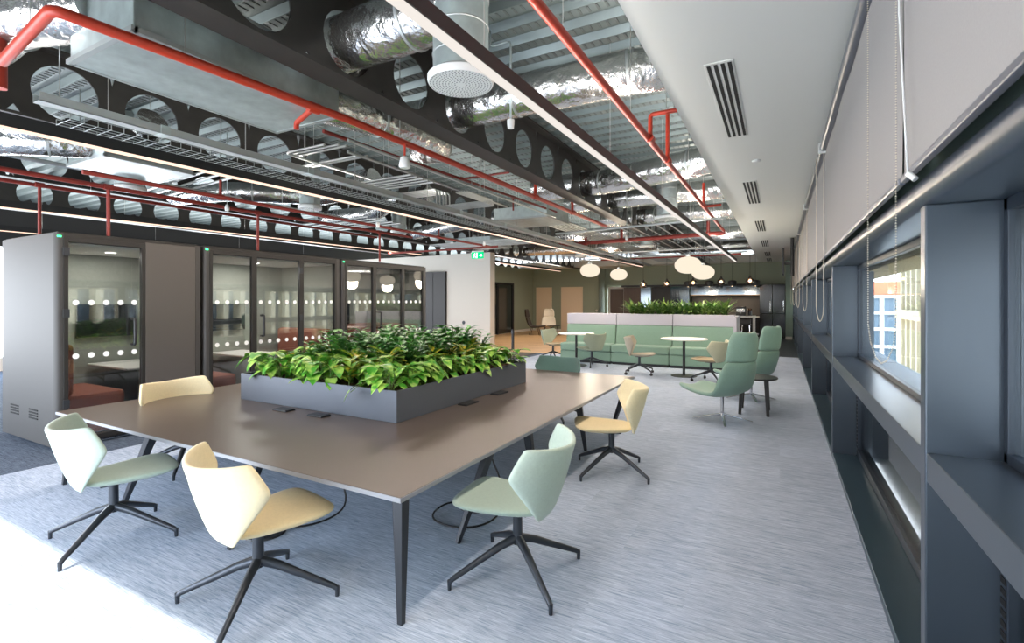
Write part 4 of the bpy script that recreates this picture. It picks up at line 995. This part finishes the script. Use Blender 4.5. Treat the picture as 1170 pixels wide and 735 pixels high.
# globe lamps
gl = [('largest white globe lamp at left, under the middle light strip',-4.65,13.05,2.65,.275),('smaller white globe lamp second from left',-4.45,15.15,2.63,.265),
      ('frontmost white globe lamp over the right round table',-1.96,12.5,2.67,.31),('white globe lamp partly hidden behind the front one',-1.86,14.4,2.59,.30)]
for lab, x, y, z, r in gl:
    t = thing('globe_lamp', lab, 'lamp', (x,y,z))
    G().lathe([(0,-r*.66)]+[(r*math.sin(a)**.85, -r*.66*math.cos(a)) for a in [PI*q/14 for q in range(1,14)]]+[(0,r*.66)], (x,y,z), 32).obj('globe_shade', M['globe'], t, smooth=True)
    G().cyl((x,y,z+r*.64),(x,y,z+r*.64+.06),.05,n=14).obj('cap', M['galv_light'], t)
    G().cyl((x,y,z+r*.66),(x,y,ZD),.005,n=6).obj('cord', M['black'], t)
    lamp('globe_glow', 'POINT', (x,y,z-r*.66-.05), 45, (1,.86,.68), shadow_soft_size=.2)
# smoked glass pendants
for i, (u, x) in enumerate(((735,-4.86),(762,-3.93),(792,-2.94),(824,-1.94),(857,-.96))):
    y = 20; z = 2.46+.02*i
    t = thing('smoked_pendant', 'small smoked glass pendant, %s from the left in the row above the kitchen' % ['first','second','third','fourth','fifth'][i], 'lamp', (x,y,z))
    G().lathe([(0,-.15),(.10,-.12),(.155,-.03),(.13,.06),(.05,.13),(.04,.14)], (x,y,z), 24).obj('glass_shade', M['smoke'], t, smooth=True)
    G().lathe([(0,-.05),(.045,-.03),(.05,.01),(.03,.05),(0,.06)], (x,y,z), 14).obj('bulb', M['bulb'], t, smooth=True)
    G().cyl((x,y,z+.12),(x,y,z+.2),.05,.03,n=14).obj('cap', M['black'], t)
    G().cyl((x,y,z+.2),(x,y,ZD-.0),.006,n=6).obj('cord', M['black'], t)
for i, x in enumerate((-3.9,-2.95,-1.95,-.98)):
    y = 25; z = 2.62
    t = thing('black_pendant', 'small black drum pendant, %s from the left above the kitchen counter' % ['first','second','third','fourth'][i], 'lamp', (x,y,z))
    G().lathe([(.15,-.13),(.19,-.11),(.19,.10),(.12,.14),(.03,.15)], (x,y,z), 20).obj('shade', M['black'], t, smooth=True, angle=40)
    G().lathe([(0,-.14),(.06,-.12),(.07,-.06),(0,-.03)], (x,y,z), 12).obj('bulb', M['bulb'], t)
    G().cyl((x,y,z+.14),(x,y,ZD),.006,n=6).obj('cord', M['black'], t)

# ================================================================== KITCHEN
t = thing('kitchen_wall_unit', 'dark kitchen wall with shelf, mirror strip and black niche', 'kitchen unit', (-2.4,27.6,0))
G().box(-4.15,-.88,27.9,28.4,0,2.6).obj('back_niche', M['dark'], t)
G().box(-4.15,-.88,27.2,27.9,2.12,2.58).obj('upper_shelf', M['mirror'], t)
G().box(-4.15,-.88,27.15,27.2,2.08,2.12).obj('shelf_edge', M['shelf_glow'], t)
G().box(-7.75,-.87,26.9,26.99,2.56,2.66).obj('top_rail', M['black'], t)
G().box(-4.1,-.9,27.3,27.9,0,.98).obj('base_unit', M['dark'], t)
G().box(-4.12,-.88,27.25,27.9,.98,1.02).obj('worktop', M['white_top'], t)
lamp('shelf_light', 'AREA', (-2.5,27.25,2.05), 25, (1,.78,.55), shape='RECTANGLE', size=3.1, size_y=.05)
t = thing('tall_fridge_unit', 'tall glossy black fridge units beside the window wall', 'fridge', (-.3,26.6,0))
for a, b, n_ in ((-.85,-.32,'door'),(-.30,.23,'door')):
    G().box(a,b,26.3,27.9,1.2,2.58).obj('upper_door', M['darkgloss'], t, bevel=.005); G().box(a,b,26.3,27.9,.05,1.18).obj('lower_door', M['darkgloss'], t, bevel=.005)
    G().cyl((b-.08,26.26,1.3),(b-.08,26.26,1.8),.012,n=8).obj('handle', M['chrome'], t)
t = thing('glazed_screen', 'dark glazed partition behind the plants left of the kitchen', 'partition', (-6,27.3,0))
G().box(-7.7,-6.75,27.2,27.3,0,2.55).obj('timber_panel', M['walnut'], t)
G().box(-6.75,-6.2,27.2,27.3,0,2.55).obj('mirror_panel', M['mirror'], t)
G().box(-6.15,-5.15,27.2,27.3,0,2.55).obj('dark_panel', M['dark'], t)
g = G()
for k in range(9): x = -5.1+k*.1; g.box(x,x+.035,27.15,27.2,1.2,2.45)
g.obj('slat', M['mirror'], t); G().box(-5.15,-4.2,27.2,27.3,0,2.55).obj('mirror_panel', M['mirror'], t)
t = thing('kitchen_island', 'white-topped island counter glimpsed right of the sofa planters', 'counter', (-2,24.5,0))
G().box(-4.5,-.95,24.0,24.9,1.06,1.14).obj('countertop', M['white_top'], t, bevel=.01)
G().box(-4.4,-1.9,24.35,24.8,0,1.06).obj('base_panel', M['dark'], t)
G().box(-1.05,-.97,24.05,24.15,0,1.06).box(-1.05,-.97,24.75,24.85,0,1.06).obj('leg', M['white_top'], t)
def stool(x, y, label):
    t = thing('bar_stool', label, 'stool', (x,y,0))
    G().box(x-.2,x+.2,y-.2,y+.2,.74,.79).obj('seat', M['caster'], t, bevel=.03)
    G().box(x-.19,x+.19,y-.22,y-.18,.79,1.0).obj('backrest', M['caster'], t, bevel=.015)
    for a, b in ((-1,-1),(1,-1),(-1,1),(1,1)): G().cyl((x+a*.14,y+b*.14,.74),(x+a*.2,y+b*.2,0),.013,n=8).obj('leg', M['chrome'], t)
stool(-1.95,23.7,'black bar stool with steel legs, left one at the island'); stool(-1.3,23.7,'black bar stool with steel legs, right one at the island')
t = thing('coffee_machine', 'black and chrome coffee machine on the kitchen counter', 'coffee machine', (-1.9,24.5,1.14))
G().box(-1.75,-1.35,24.3,24.8,1.141,1.55).obj('body', M['caster'], t, bevel=.02); G().box(-1.72,-1.38,24.28,24.3,1.3,1.45).obj('front_plate', M['chrome'], t)
G().cyl((-1.55,24.27,1.27),(-1.55,24.2,1.26),.03,n=10).obj('portafilter', M['chrome'], t)
t = thing('coffee_grinder', 'small black coffee grinder beside the coffee machine', 'grinder', (-1.15,24.5,1.14))
G().cyl((-1.18,24.5,1.141),(-1.18,24.5,1.36),.09,.08,n=16).obj('body', M['caster'], t); G().cyl((-1.18,24.5,1.36),(-1.18,24.5,1.46),.05,.09,n=16).obj('hopper', M['smoke'], t)
tag(G().cyl((-9.2,26.98,1.25),(-9.2,26.94,1.25),.07,n=16).obj('door_call_point', M['chrome']), 'small round access reader on olive wall beside the brown door', 'reader')

for o in bpy.data.objects:
    if '_b' in o: del o['_b']
